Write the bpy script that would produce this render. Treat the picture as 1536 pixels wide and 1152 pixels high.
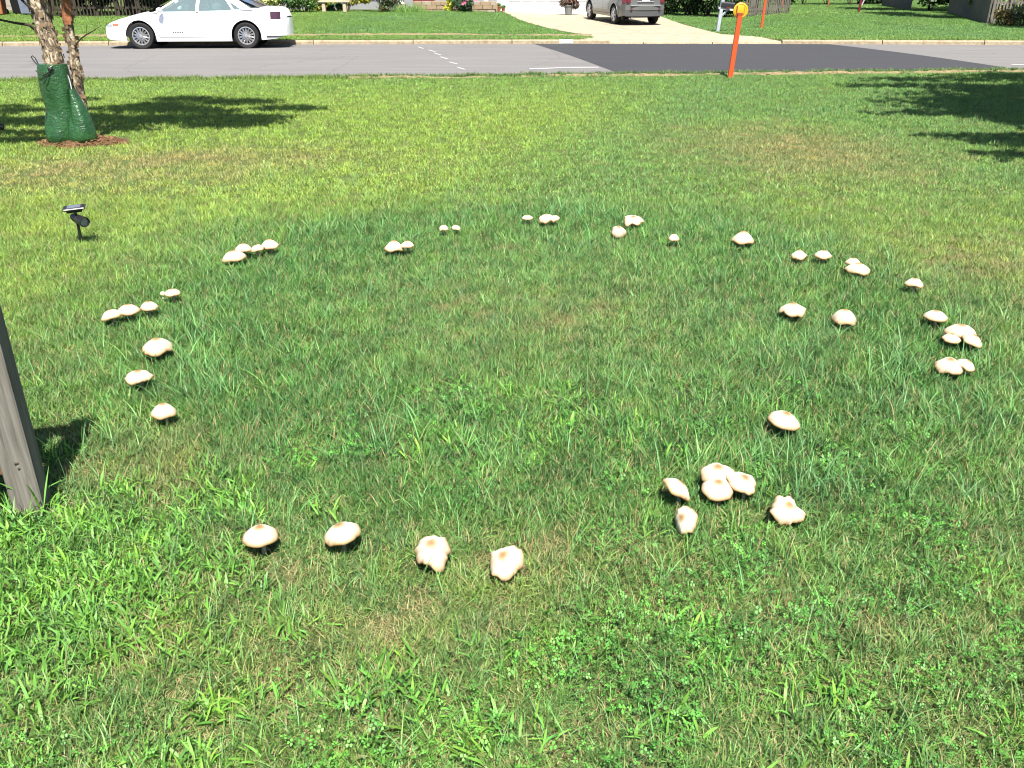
import bpy, bmesh, math, random
import numpy as np
from mathutils import Vector, Matrix, Euler

for o in list(bpy.data.objects):
    bpy.data.objects.remove(o)
SC = bpy.context.scene
COL = SC.collection
R = math.radians
random.seed(7)
rng = np.random.default_rng(11)

# ------------------------------------------------------------------ camera
CAM_H, PITCH, FPX = 1.65, 25.0, 1300.0
cam_d = bpy.data.cameras.new('camera')
cam = bpy.data.objects.new('camera', cam_d)
COL.objects.link(cam)
cam.location = (0, 0, CAM_H)
cam.rotation_euler = (R(90 - PITCH), 0, 0)
cam_d.sensor_width = 36
cam_d.lens = 36 * FPX / 1536
cam_d.clip_start = 0.05
cam_d.clip_end = 3000
SC.camera = cam

# ------------------------------------------------------------------ sky, sun, exposure
SUN_EL = 60.0
SUN_H = Vector((0.17, -0.985)).normalized()
w = bpy.data.worlds.new('World')
SC.world = w
w.use_nodes = True
nt = w.node_tree
sky = nt.nodes.new('ShaderNodeTexSky')
sky.sky_type = 'NISHITA'
sky.sun_disc = False
sky.sun_elevation = R(SUN_EL)
sky.sun_rotation = math.atan2(SUN_H.x, SUN_H.y)
bg = nt.nodes['Background']
bg.inputs['Strength'].default_value = 0.065
nt.links.new(sky.outputs['Color'], bg.inputs['Color'])
sl = bpy.data.lights.new('sun', 'SUN')
sl.energy = 5.0
sl.angle = R(0.53)
sl.color = (1.0, 0.955, 0.87)
sun = bpy.data.objects.new('sun', sl)
COL.objects.link(sun)
tosun = Vector((SUN_H.x * math.cos(R(SUN_EL)), SUN_H.y * math.cos(R(SUN_EL)), math.sin(R(SUN_EL))))
sun.rotation_euler = tosun.to_track_quat('Z', 'Y').to_euler()
sun.location = tosun * 60
SC.view_settings.view_transform = 'Standard'
SC.view_settings.look = 'None'
SC.view_settings.gamma = 1
SC.view_settings.use_curve_mapping = False
SC.view_settings.exposure = 1.66


def at(px, py, z=0.0):
    """point of the place at height z seen at a photo pixel"""
    u, v = (px - 768) / FPX, (576 - py) / FPX
    c, s = math.cos(R(PITCH)), math.sin(R(PITCH))
    d = Vector((u, c + v * s, -s + v * c))
    t = (z - CAM_H) / d.z
    return Vector((d.x * t, d.y * t, z))


def depth_of(p):
    return p[1] * math.cos(R(PITCH)) + (CAM_H - p[2]) * math.sin(R(PITCH))


# ------------------------------------------------------------------ numpy noise
_perm = np.random.default_rng(5).random((256, 256))


def vnoise(x, y):
    xi, yi = np.floor(x).astype(int), np.floor(y).astype(int)
    fx, fy = x - xi, y - yi
    fx, fy = fx * fx * (3 - 2 * fx), fy * fy * (3 - 2 * fy)
    g = lambda a, b: _perm[a & 255, b & 255]
    return (g(xi, yi) * (1 - fx) + g(xi + 1, yi) * fx) * (1 - fy) + (g(xi, yi + 1) * (1 - fx) + g(xi + 1, yi + 1) * fx) * fy


def fbm(x, y, o=4):
    t, a, n = 0, 0.5, 0
    for i in range(o):
        t = t + a * vnoise(x * 2 ** i + 17.3 * i, y * 2 ** i + 9.1 * i)
        n += a
        a *= 0.55
    return t / n


def smooth(a, b, x):
    t = np.clip((x - a) / (b - a), 0, 1)
    return t * t * (3 - 2 * t)


# ------------------------------------------------------------------ object helpers
def tag(o, label=None, cat=None, group=None, kind=None):
    if label: o['label'] = label
    if cat: o['category'] = cat
    if group: o['group'] = group
    if kind: o['kind'] = kind
    return o


def empty(name, loc=(0, 0, 0), rz=0, label=None, cat=None, group=None):
    o = bpy.data.objects.new(name, None)
    COL.objects.link(o)
    o.empty_display_size = 0.1
    o.location = loc
    o.rotation_euler = (0, 0, rz)
    return tag(o, label, cat, group)


def link(name, me, parent=None, loc=None, rot=None):
    o = bpy.data.objects.new(name, me)
    COL.objects.link(o)
    if parent: o.parent = parent
    if loc is not None: o.location = loc
    if rot is not None: o.rotation_euler = rot
    return o


class MB:
    """collects shapes into ONE mesh"""
    def __init__(self):
        self.v, self.f = [], []

    def add(self, vs, fs):
        n = len(self.v)
        self.v += [tuple(q) for q in vs]
        self.f += [tuple(i + n for i in f) for f in fs]
        return self

    def box(self, c, s, rot=None, taper=1.0, bev=0.0):
        hx, hy, hz = s[0] / 2, s[1] / 2, s[2] / 2
        M = rot.to_matrix() if isinstance(rot, Euler) else (Matrix.Rotation(rot, 3, 'Z') if rot else Matrix.Identity(3))
        if bev <= 0:
            vs = []
            for z in (-1, 1):
                k = taper if z > 0 else 1
                for x, y in ((-1, -1), (1, -1), (1, 1), (-1, 1)):
                    vs.append(M @ Vector((x * hx * k, y * hy * k, z * hz)) + Vector(c))
            self.add(vs, [(3, 2, 1, 0), (4, 5, 6, 7), (0, 1, 5, 4), (1, 2, 6, 5), (2, 3, 7, 6), (3, 0, 4, 7)])
        else:
            b = min(bev, hx * .9, hy * .9, hz * .9)
            rings = []
            for z, ins in ((-hz, b), (-hz + b, 0), (hz - b, 0), (hz, b)):
                k = taper if z > 0 else 1
                r = []
                ax, ay = (hx - ins) * k, (hy - ins) * k
                for sx, sy, first in ((-1, -1, 0), (1, -1, 1), (1, 1, 0), (-1, 1, 1)):
                    p1 = (sx * ax, sy * (ay - b)) ; p2 = (sx * (ax - b), sy * ay)
                    r += [p2, p1] if first == 1 and sx > 0 or (sx < 0 and sy > 0 and False) else ([p1, p2] if True else [])
                rings.append([M @ Vector((q[0], q[1], z)) + Vector(c) for q in self._oct(ax, ay, b)])
            n0 = []
            vs = [p for r_ in rings for p in r_]
            fs = [tuple(reversed(range(8))), tuple(range(24, 32))]
            for k in range(3):
                for i in range(8):
                    j = (i + 1) % 8
                    fs.append((k * 8 + i, k * 8 + j, k * 8 + 8 + j, k * 8 + 8 + i))
            self.add(vs, fs)
        return self

    @staticmethod
    def _oct(ax, ay, b):
        return [(-ax + b, -ay), (ax - b, -ay), (ax, -ay + b), (ax, ay - b), (ax - b, ay), (-ax + b, ay), (-ax, ay - b), (-ax, -ay + b)]

    def tube(self, pts, rad, n=8, cap=True):
        pts = [Vector(p) for p in pts]
        if not hasattr(rad, '__len__'): rad = [rad] * len(pts)
        vs, fs = [], []
        up = Vector((0.13, 0.21, 1)).normalized()
        prev = None
        for i, p in enumerate(pts):
            t = (pts[min(i + 1, len(pts) - 1)] - pts[max(i - 1, 0)]).normalized()
            if prev is None:
                a = t.cross(up)
                if a.length < 1e-3: a = t.cross(Vector((1, 0, 0)))
            else:
                a = prev - t * prev.dot(t)
            a.normalize(); prev = a
            b = t.cross(a)
            for k in range(n):
                an = 2 * math.pi * k / n
                vs.append(p + (a * math.cos(an) + b * math.sin(an)) * rad[i])
        for i in range(len(pts) - 1):
            for k in range(n):
                j = (k + 1) % n
                fs.append((i * n + k, i * n + j, (i + 1) * n + j, (i + 1) * n + k))
        if cap:
            fs.append(tuple(reversed(range(n))))
            fs.append(tuple((len(pts) - 1) * n + k for k in range(n)))
        return self.add(vs, fs)

    def lathe(self, prof, n=24, M=None, close=False):
        """prof: (r, z) list about the Z axis"""
        vs, fs = [], []
        for r, z in prof:
            for k in range(n):
                a = 2 * math.pi * k / n
                q = Vector((r * math.cos(a), r * math.sin(a), z))
                vs.append(M @ q if M else q)
        m = len(prof)
        for i in range(m if close else m - 1):
            i2 = (i + 1) % m
            for k in range(n):
                j = (k + 1) % n
                fs.append((i * n + k, i * n + j, i2 * n + j, i2 * n + k))
        if not close:
            fs.append(tuple(reversed(range(n))))
            fs.append(tuple((m - 1) * n + k for k in range(n)))
        return self.add(vs, fs)

    def poly_prism(self, pts, y0, y1):
        """polygon in (x,z) extruded along y"""
        n = len(pts)
        vs = [(p[0], y0, p[1]) for p in pts] + [(p[0], y1, p[1]) for p in pts]
        fs = [tuple(range(n)), tuple(reversed(range(n, 2 * n)))]
        for i in range(n):
            j = (i + 1) % n
            fs.append((j, i, n + i, n + j))
        return self.add(vs, fs)

    def mesh(self, name, mat, smooth_=False):
        me = bpy.data.meshes.new(name)
        me.from_pydata(self.v, [], self.f)
        me.update()
        bm = bmesh.new(); bm.from_mesh(me)
        bmesh.ops.recalc_face_normals(bm, faces=bm.faces)
        bm.to_mesh(me); bm.free()
        if mat: me.materials.append(mat)
        if smooth_:
            me.polygons.foreach_set('use_smooth', [True] * len(me.polygons))
        return me

    def build(self, name, mat, parent=None, smooth_=False, loc=None, rot=None):
        o = link(name, self.mesh(name, mat, smooth_), parent, loc, rot)
        if smooth_:
            try:
                o.data.set_sharp_from_angle(angle=R(38))
            except Exception:
                pass
        return o


def np_mesh(name, V, faces, mat=None, colors=None, smooth_=False, fn='bv'):
    """V (n,3); faces: list of index arrays (m,k)"""
    me = bpy.data.meshes.new(name)
    me.vertices.add(len(V))
    me.vertices.foreach_set('co', np.asarray(V, np.float32).ravel())
    loops = np.concatenate([f.ravel() for f in faces])
    counts = np.concatenate([np.full(len(f), f.shape[1]) for f in faces])
    me.loops.add(len(loops))
    me.loops.foreach_set('vertex_index', loops.astype(np.int32))
    me.polygons.add(len(counts))
    st = np.concatenate([[0], np.cumsum(counts)[:-1]])
    me.polygons.foreach_set('loop_start', st.astype(np.int32))
    me.polygons.foreach_set('loop_total', counts.astype(np.int32))
    me.update(calc_edges=True)
    if colors is not None:
        a = me.attributes.new(fn, 'FLOAT_COLOR', 'POINT')
        a.data.foreach_set('color', np.asarray(colors, np.float32).ravel())
    if mat: me.materials.append(mat)
    if smooth_: me.polygons.foreach_set('use_smooth', [True] * len(me.polygons))
    return me


# ------------------------------------------------------------------ materials
def nodes_of(name):
    m = bpy.data.materials.new(name)
    m.use_nodes = True
    t = m.node_tree
    return m, t, t.nodes['Principled BSDF']


def mix_rgb(t, fac, a, b, mode='MIX'):
    n = t.nodes.new('ShaderNodeMix')
    n.data_type = 'RGBA'; n.blend_type = mode
    for s, x in ((0, fac), (6, a), (7, b)):
        if hasattr(x, 'is_output') or isinstance(x, bpy.types.NodeSocket): t.links.new(x, n.inputs[s])
        elif s == 0: n.inputs[0].default_value = x
        else: n.inputs[s].default_value = (*x[:3], 1)
    return n.outputs[2]


def noise(t, scale, detail=4, rough=.55, vec=None, dist=0):
    n = t.nodes.new('ShaderNodeTexNoise')
    n.inputs['Scale'].default_value = scale
    n.inputs['Detail'].default_value = detail
    n.inputs['Roughness'].default_value = rough
    n.inputs['Distortion'].default_value = dist
    if vec is not None: t.links.new(vec, n.inputs['Vector'])
    return n.outputs['Fac']


def ramp(t, fac, stops):
    n = t.nodes.new('ShaderNodeValToRGB')
    t.links.new(fac, n.inputs[0])
    e = n.color_ramp.elements
    while len(e) < len(stops): e.new(.5)
    for i, (p, c) in enumerate(stops):
        e[i].position = p
        e[i].color = (*c, 1) if hasattr(c, '__len__') else (c, c, c, 1)
    return n.outputs[0]


def coords(t, kind='Object', scale=None):
    c = t.nodes.new('ShaderNodeTexCoord')
    if scale is None: return c.outputs[kind]
    m = t.nodes.new('ShaderNodeMapping')
    m.inputs['Scale'].default_value = scale
    t.links.new(c.outputs[kind], m.inputs[0])
    return m.outputs[0]


def bump(t, bsdf, h, strength=.3, dist=.01):
    b = t.nodes.new('ShaderNodeBump')
    b.inputs['Strength'].default_value = strength
    b.inputs['Distance'].default_value = dist
    t.links.new(h, b.inputs['Height'])
    t.links.new(b.outputs[0], bsdf.inputs['Normal'])


ALB = .5      # photograph is exposed long: real surface values are about half of what they look


def simple(name, col, rough=.6, var=.25, scale=8, spec=.5, metal=0, bmp=0, stretch=None, coat=0, k=None):
    col = tuple(c * (ALB if k is None else k) for c in col)
    m, t, b = nodes_of(name)
    vec = coords(t, 'Object', stretch) if stretch else coords(t)
    f = noise(t, scale, 5, .6, vec)
    d = tuple(c * (1 - var) for c in col); l = tuple(min(1, c * (1 + var)) for c in col)
    t.links.new(ramp(t, f, [(.3, d), (.7, l)]), b.inputs['Base Color'])
    b.inputs['Roughness'].default_value = rough
    b.inputs['Specular IOR Level'].default_value = spec
    b.inputs['Metallic'].default_value = metal
    b.inputs['Coat Weight'].default_value = coat
    if bmp: bump(t, b, noise(t, scale * 3, 4, .6, vec), bmp, .01)
    return m


def leaf_material(name, dry=(0.24, 0.21, 0.095), transl=.2, rough=.5, spec=.3, inst=True):
    """tint per tuft (instance) x variation per blade; alpha marks dry blades"""
    m, t, b = nodes_of(name)
    bv = t.nodes.new('ShaderNodeAttribute'); bv.attribute_name = 'bv'
    if inst:
        ti = t.nodes.new('ShaderNodeAttribute'); ti.attribute_type = 'INSTANCER'; ti.attribute_name = 'tint'
        c = mix_rgb(t, 1.0, ti.outputs['Color'], bv.outputs['Color'], 'MULTIPLY')
        geo = t.nodes.new('ShaderNodeNewGeometry')
        c = mix_rgb(t, 1.0, c, ramp(t, noise(t, 4.5, 3, .6, geo.outputs['Position']), [(.3, (.72, .74, .8)), (.5, (1, 1, 1)), (.7, (1.35, 1.25, 1.0))]), 'MULTIPLY')
        c = mix_rgb(t, bv.outputs['Alpha'], c, dry)
    else:
        c = bv.outputs['Color']
    t.links.new(c, b.inputs['Base Color'])
    b.inputs['Roughness'].default_value = rough
    b.inputs['Specular IOR Level'].default_value = spec
    tr = t.nodes.new('ShaderNodeBsdfTranslucent')
    t.links.new(mix_rgb(t, 1.0, c, (1.0, 1.0, .55), 'MULTIPLY'), tr.inputs['Color'])
    mx = t.nodes.new('ShaderNodeMixShader'); mx.inputs[0].default_value = transl
    out = t.nodes['Material Output']
    t.links.new(b.outputs[0], mx.inputs[1]); t.links.new(tr.outputs[0], mx.inputs[2])
    t.links.new(mx.outputs[0], out.inputs[0])
    return m


M = {}
M['grass'] = leaf_material('grass blades')
M['leaf'] = leaf_material('leaves', inst=False)


def ground_material():
    m, t, b = nodes_of('turf soil')
    v = coords(t)
    big = noise(t, .35, 4, .5, v)
    fine = noise(t, 60, 4, .6, v)
    c1 = ramp(t, fine, [(.3, (.03, .025, .012)), (.55, (.09, .075, .037)), (.75, (.17, .14, .07))])
    c2 = ramp(t, fine, [(.3, (.025, .05, .012)), (.7, (.07, .12, .03))])
    t.links.new(mix_rgb(t, ramp(t, big, [(.35, .45), (.65, .75)]), c1, c2), b.inputs['Base Color'])
    b.inputs['Roughness'].default_value = .95
    b.inputs['Specular IOR Level'].default_value = .1
    bump(t, b, fine, .6, .02)
    return m


M['soil'] = ground_material()


def asphalt(name, base, specks, streak):
    m, t, b = nodes_of(name)
    v = coords(t)
    f = noise(t, 130, 3, .7, v)
    g = noise(t, 1.1, 5, .6, coords(t, 'Object', (.25, 2.2, 1)))
    a = ramp(t, f, [(.25, tuple(c * (1 - specks) for c in base)), (.75, tuple(c * (1 + specks) for c in base))])
    k = ramp(t, g, [(.3, (1 - streak,) * 3), (.6, (1, 1, 1)), (.75, (1 + streak * .5,) * 3)])
    c = mix_rgb(t, 1, a, k, 'MULTIPLY')
    # hairline cracks
    vo = t.nodes.new('ShaderNodeTexVoronoi'); vo.feature = 'DISTANCE_TO_EDGE'
    vo.inputs['Scale'].default_value = .38
    nz = t.nodes.new('ShaderNodeTexNoise'); nz.inputs['Scale'].default_value = 1.6; nz.inputs['Detail'].default_value = 5
    t.links.new(v, nz.inputs['Vector'])
    ad = t.nodes.new('ShaderNodeMix'); ad.data_type = 'VECTOR'; ad.inputs[0].default_value = .22
    t.links.new(v, ad.inputs[4]); t.links.new(nz.outputs['Color'], ad.inputs[5])
    t.links.new(ad.outputs[1], vo.inputs['Vector'])
    cr = ramp(t, vo.outputs['Distance'], [(0, .78), (.006, 1)])
    if streak > .12: c = mix_rgb(t, 1, c, cr, 'MULTIPLY')
    t.links.new(c, b.inputs['Base Color'])
    b.inputs['Roughness'].default_value = .95
    b.inputs['Specular IOR Level'].default_value = .2
    bump(t, b, f, .4, .004)
    return m


M['asphalt'] = asphalt('worn asphalt', (.122, .116, .113), .3, .16)
M['asphalt_new'] = asphalt('fresh asphalt', (.034, .034, .038), .35, .10)
M['concrete'] = simple('concrete', (.56, .47, .34), .9, .22, 5, .2, bmp=.3)
M['kerb'] = simple('kerb concrete', (.46, .37, .25), .9, .3, 9, .2, bmp=.4)
M['drive'] = simple('driveway concrete', (.60, .50, .36), .9, .18, 2.5, .2, bmp=.2, k=.42)
M['paint_line'] = simple('road paint', (.62, .62, .60), .7, .25, 25)
M['straw'] = simple('dry soil', (.36, .285, .16), .95, .4, 16, .1, bmp=.5, k=.4)
M['white_paint'] = simple('white car paint', (.76, .76, .77), .25, .02, 2, .5, coat=.6, k=1)
M['black_rubber'] = simple('tyre rubber', (.022, .022, .023), .8, .25, 14, .3)
M['black_plastic'] = simple('black plastic', (.018, .018, .02), .38, .2, 30, .5)
M['dark'] = simple('dark underbody', (.01, .01, .011), .8, .2, 5, .2)
M['alloy'] = simple('alloy wheel', (.62, .62, .64), .3, .08, 20, .5, metal=.8, k=.8)
M['silver'] = simple('grey car paint', (.20, .205, .21), .3, .04, 2, .5, metal=.2, coat=.5)
M['grey_plastic'] = simple('grey bumper plastic', (.10, .105, .11), .5, .1, 20)
M['red_lens'] = simple('red lens', (.22, .02, .035), .15, .2, 30, .6, coat=.5)
M['smoke_lens'] = simple('smoked red lens', (.075, .02, .04), .15, .25, 30, .6, coat=.5)
M['amber_lens'] = simple('amber lens', (.75, .17, .08), .2, .15, 30, .6, coat=.5)
M['clear_lens'] = simple('clear lens', (.42, .45, .50), .12, .25, 40, .7, coat=.8)
M['plate'] = simple('white plate', (.72, .74, .78), .4, .05, 20, k=.8)
M['interior'] = simple('grey interior', (.16, .17, .18), .8, .2, 6)


def glass_mat():
    m, t, b = nodes_of('car glass')
    tr = t.nodes.new('ShaderNodeBsdfTransparent'); tr.inputs[0].default_value = (.62, .78, .76, 1)
    b.inputs['Base Color'].default_value = (.16, .22, .24, 1)
    b.inputs['Roughness'].default_value = .04
    b.inputs['Specular IOR Level'].default_value = .8
    mx = t.nodes.new('ShaderNodeMixShader'); mx.inputs[0].default_value = .45
    t.links.new(tr.outputs[0], mx.inputs[1]); t.links.new(b.outputs[0], mx.inputs[2])
    t.links.new(mx.outputs[0], t.nodes['Material Output'].inputs[0])
    return m


M['glass'] = glass_mat()
M['tint_glass'] = simple('tinted windscreen', (.035, .04, .075), .08, .1, 3, .8, coat=.6)


def wood(name, a, b_, scale=1.0, axis=(14, 14, 1.2), bmp=.5):
    m, t, b = nodes_of(name)
    v = coords(t, 'Object', tuple(k * scale for k in axis))
    n1 = noise(t, 3.0, 8, .65, v, .6)
    n2 = noise(t, 1.2, 4, .5, coords(t))
    c = ramp(t, n1, [(.25, a), (.5, tuple((x + y) / 2 for x, y in zip(a, b_))), (.75, b_)])
    c = mix_rgb(t, .5, c, mix_rgb(t, 1, c, ramp(t, n2, [(.3, .55), (.7, 1.2)]), 'MULTIPLY'))
    t.links.new(c, b.inputs['Base Color'])
    b.inputs['Roughness'].default_value = .85
    b.inputs['Specular IOR Level'].default_value = .2
    bump(t, b, n1, bmp, .006)
    return m


M['wood'] = wood('weathered fence wood', (.055, .050, .042), (.20, .186, .160), axis=(22, 22, 1.0), bmp=.8)
M['wood_brown'] = wood('reddish fence rail', (.06, .028, .012), (.17, .09, .042))
M['wood_dark'] = wood('shade darkened pickets', (.018, .014, .01), (.06, .05, .038))  # shade on the fence behind the sedan is put into the wood colour
M['wood_grey'] = wood('grey fence boards', (.075, .067, .055), (.18, .165, .14))


def bark_birch():
    m, t, b = nodes_of('peeling birch bark')
    v = coords(t, 'Object', (9, 9, 5))
    n1 = noise(t, 1.6, 7, .65, v, 1.2)
    n2 = noise(t, 5, 4, .6, v)
    c = ramp(t, n1, [(.39, (.02, .013, .009)), (.45, (.075, .05, .03)), (.51, (.22, .16, .10)), (.58, (.55, .46, .33))])
    c = mix_rgb(t, .35, c, ramp(t, n2, [(.35, (.03, .022, .015)), (.7, (.2, .16, .11))]))
    t.links.new(c, b.inputs['Base Color'])
    b.inputs['Roughness'].default_value = .85
    bump(t, b, n1, .9, .03)
    return m


M['birch'] = bark_birch()
M['bark'] = simple('dark bark', (.075, .055, .04), .9, .4, 9, .2, bmp=.8, stretch=(3, 3, .7))
M['bark_peel'] = simple('orange peeling bark', (.42, .17, .08), .8, .35, 14, .2, bmp=.5)
M['bark_curl'] = simple('bark curl', (.30, .20, .12), .85, .5, 20, .2)


def bag_mat():
    m, t, b = nodes_of('green watering bag')
    v = coords(t)
    f = noise(t, 9, 4, .6, v, .8)
    t.links.new(ramp(t, f, [(.3, (.007, .032, .009)), (.7, (.017, .072, .019))]), b.inputs['Base Color'])
    b.inputs['Roughness'].default_value = .33
    b.inputs['Specular IOR Level'].default_value = .6
    h = mix_rgb(t, .5, noise(t, 11, 3, .5, v, 1.5), noise(t, 55, 2, .5, v))
    bump(t, b, h, .55, .03)
    return m


M['bag'] = bag_mat()
M['black_strap'] = simple('black strap', (.012, .012, .012), .6, .2, 20)
M['mulch'] = simple('bark mulch', (.16, .085, .045), .95, .5, 25, .1, bmp=.8)
M['chip'] = simple('mulch chip', (.24, .14, .075), .9, .6, 6, .1)
M['orange'] = simple('orange post', (.75, .10, .012), .55, .08, 6)
M['yellow'] = simple('yellow disc', (.85, .52, .015), .45, .06, 8)
M['orange_dark'] = simple('dark orange clamp', (.45, .06, .012), .6, .1, 9)
M['red_paint'] = simple('red paint', (.22, .02, .03), .5, .1, 6)
M['white_trim'] = simple('white painted wood', (.74, .75, .74), .55, .05, 5, k=1)
M['post_white'] = simple('faded white post', (.52, .58, .64), .7, .15, 7)
M['white_metal'] = simple('white tube', (.7, .7, .7), .4, .05, 4)
M['block'] = simple('tan foundation block', (.44, .33, .215), .95, .2, 4, .1, bmp=.5)
M['block_light'] = simple('pale foundation block', (.48, .41, .31), .95, .2, 4, .1, bmp=.5)
M['siding'] = simple('grey siding', (.36, .37, .38), .7, .08, 3)
M['beige'] = simple('beige siding', (.50, .45, .37), .7, .08, 3)
M['yellow_wall'] = simple('yellow siding', (.55, .40, .17), .7, .1, 3)
M['roof'] = simple('roof shingle', (.07, .065, .06), .9, .35, 20)
M['shingle2'] = simple('dark window glass', (.03, .035, .04), .1, .1, 3)
M['stone_bench'] = simple('cream cast stone', (.68, .58, .42), .85, .12, 12, .2, bmp=.3)
M['pot'] = simple('grey pot', (.26, .26, .25), .75, .2, 12)
M['terracotta'] = simple('terracotta', (.50, .17, .07), .8, .2, 12)
M['bin_blue'] = simple('blue grey bin', (.20, .24, .32), .6, .12, 7)
M['panel_blue'] = simple('solar cell', (.16, .18, .23), .45, .2, 40, .3)


# ------------------------------------------------------------------ the lie of the land
def near_edge(x):            # where the near lawn meets the street
    return 17.55 + .10 * np.clip(x, -30, 30)


def far_kerb(x):             # street-side face of the far kerb
    return 28.3 - .003 * np.clip(np.asarray(x, float) - 3, -30, 30) ** 2


ROAD_Z = -.12
_PL = ([28, 30.3, 41, 46, 80], [0, .03, .38, .42, .6])
_PR = ([28, 33, 37, 40, 44, 53, 80], [0, .0, .03, .11, .2, .25, .4])


def far_z(x, y):
    x = np.asarray(x, float); y = np.asarray(y, float)
    q = y + (28.3 - far_kerb(x))
    l = np.interp(q, *_PL); r = np.interp(q, *_PR)
    k = smooth(-2.2, 2.2, x + 0 * q)
    return l * (1 - k) + r * k


def grid_sheet(name, xs, us, fn, mat, label, cat, kind='structure'):
    V = np.array([fn(x, u) for u in us for x in xs])
    nx, nu = len(xs), len(us)
    i = np.arange(nx - 1)[None, :] + nx * np.arange(nu - 1)[:, None]
    i = i.ravel()
    F = np.stack([i, i + 1, i + nx + 1, i + nx], 1)
    o = link(name, np_mesh(name, V, [F], mat))
    return tag(o, label, cat, kind=kind)


# base ground out to the horizon
grid_sheet('ground', np.linspace(-600, 600, 5), np.linspace(-300, 1500, 5), lambda x, u: (x, u, -.4), M['soil'],
           'wide base ground under the neighbourhood out to the horizon', 'ground')
XS = np.linspace(-60, 60, 121)
grid_sheet('front_lawn', XS, np.linspace(0, 1, 60), lambda x, u: (x, -40 + u * (near_edge(x) + 40), 0.0), M['soil'],
           'near front lawn soil carrying the ring of mushrooms', 'lawn')
grid_sheet('road', XS, np.linspace(0, 1, 20),
           lambda x, u: (x, near_edge(x) + .1 + u * (far_kerb(x) + .06 - near_edge(x) - .1), ROAD_Z + .035 * math.sin(math.pi * u)),
           M['asphalt'], 'worn pale grey asphalt street between the two lawns', 'street')
YF = np.concatenate([np.linspace(0, 20, 40), np.linspace(22, 60, 14), np.linspace(70, 600, 12)])
grid_sheet('far_lawn', XS, YF, lambda x, u: (x * (1 + u / 90), far_kerb(x) + .14 + u, float(far_z(x, far_kerb(x) + .14 + u)) - .004 - (.10 if u < 1.2 and 1.6 < x < 8.4 else 0)),
           M['soil'], 'rising lawns of the houses across the street', 'lawn')


def road_z(x, y):
    n, f = near_edge(x) + .1, far_kerb(x) + .06
    return ROAD_Z + .035 * math.sin(math.pi * min(1, max(0, (y - n) / (f - n))))


def road_at(px, py):
    p = at(px, py, ROAD_Z + .02)
    return (p.x, p.y)


# fresh asphalt patch: a quadrilateral between the two street edges
la0, la1 = road_at(802, 67.3), road_at(938, 107)
ra0, ra1 = road_at(1250, 66.5), road_at(1526, 101.5)
V, nU, nW = [], 30, 24
for j in range(nW + 1):
    for i in range(nU + 1):
        s = j / nW
        xl = la0[0] + (la1[0] - la0[0]) * s; xr = ra0[0] + (ra1[0] - ra0[0]) * s
        x = xl + (xr - xl) * i / nU
        n_, f_ = near_edge(x) + .12, far_kerb(x) - .02
        y = f_ + (n_ - f_) * s
        V.append((x, y, road_z(x, y) + .005))
F = [(j * (nU + 1) + i, j * (nU + 1) + i + 1, (j + 1) * (nU + 1) + i + 1, (j + 1) * (nU + 1) + i) for j in range(nW) for i in range(nU)]
tag(link('asphalt_patch', np_mesh('asphalt_patch', np.array(V), [np.array(F)], M['asphalt_new'])),
    'dark fresh asphalt patch laid across the pale street', 'street', kind='structure')

# paint marks on the street
marks = [(631, 71.6, 8, .25), (648, 77, 10, .3), (656, 82, 10, .35), (666, 88, 11, .4), (680, 95.5, 12, .5), (692, 103.0, 12, .5)]
pm = empty('paint_dashes', (0, 0, 0))
tag(pm, 'row of small white paint dashes crossing the worn asphalt', 'road marking', kind='structure')
ang = None
for i, (px, py, wpx, ln) in enumerate(marks):
    a = Vector(road_at(px - wpx / 2, py - 1.6)); b = Vector(road_at(px + wpx / 2, py + 1.6))
    d = (b - a).normalized(); n_ = Vector((-d.y, d.x)) * .028
    q = [a - n_, b - n_, b + n_, a + n_]
    MB().add([(p.x, p.y, road_z(p.x, p.y) + .006) for p in q], [(0, 1, 2, 3)]).build('dash', M['paint_line'], pm)
for nm, pts, lab in (('paint_line', [(794, 103.8), (830, 102.6), (865, 101.6), (898, 101.4)], 'thin white painted line on the pale asphalt beside the dark patch'),
                     ('paint_line', [(1518, 97.6), (1545, 97.9)], 'short white painted line where the dark patch ends by the shaded lawn')):
    mb = MB(); pp = [Vector(road_at(*p)) for p in pts]
    for a, b in zip(pp[:-1], pp[1:]):
        mb.add([(a.x, a.y - .09, road_z(a.x, a.y) + .0065), (b.x, b.y - .09, road_z(b.x, b.y) + .0065), (b.x, b.y + .09, road_z(b.x, b.y) + .0065), (a.x, a.y + .09, road_z(a.x, a.y) + .0065)], [(0, 1, 2, 3)])
    tag(mb.build(nm, M['paint_line']), lab, 'road marking', kind='structure')

# kerbs built of sections
def kerb(name, label, yfun, x0, x1, side, step=3.0, skip=None, ztop=0.0, painted=None):
    root = empty(name); tag(root, label, 'kerb', kind='structure')
    x = x0
    while x < x1:
        xe = x + step
        if not (skip and xe > skip[0] and x < skip[1]):
            mb = MB(); n = 4
            for i in range(n + 1):
                xx = x + .012 + (step - .024) * i / n
                y = float(yfun(xx))
                zt = ztop - .006 * random.random()
                prof = [(y, ROAD_Z - .1), (y + side * .012, zt - .035), (y + side * .045, zt), (y + side * .16, zt), (y + side * .16, ROAD_Z - .1)]
                mb.v += [(xx, p, z) for p, z in prof]
            for i in range(n):
                for k in range(5):
                    mb.f.append((i * 5 + k, i * 5 + (k + 1) % 5, i * 5 + 5 + (k + 1) % 5, i * 5 + 5 + k))
            mb.f += [(0, 1, 2, 3, 4), tuple(n * 5 + k for k in (4, 3, 2, 1, 0))]
            mb.build('kerb_section', M['kerb'], root)
        x = xe
    return root


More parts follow.
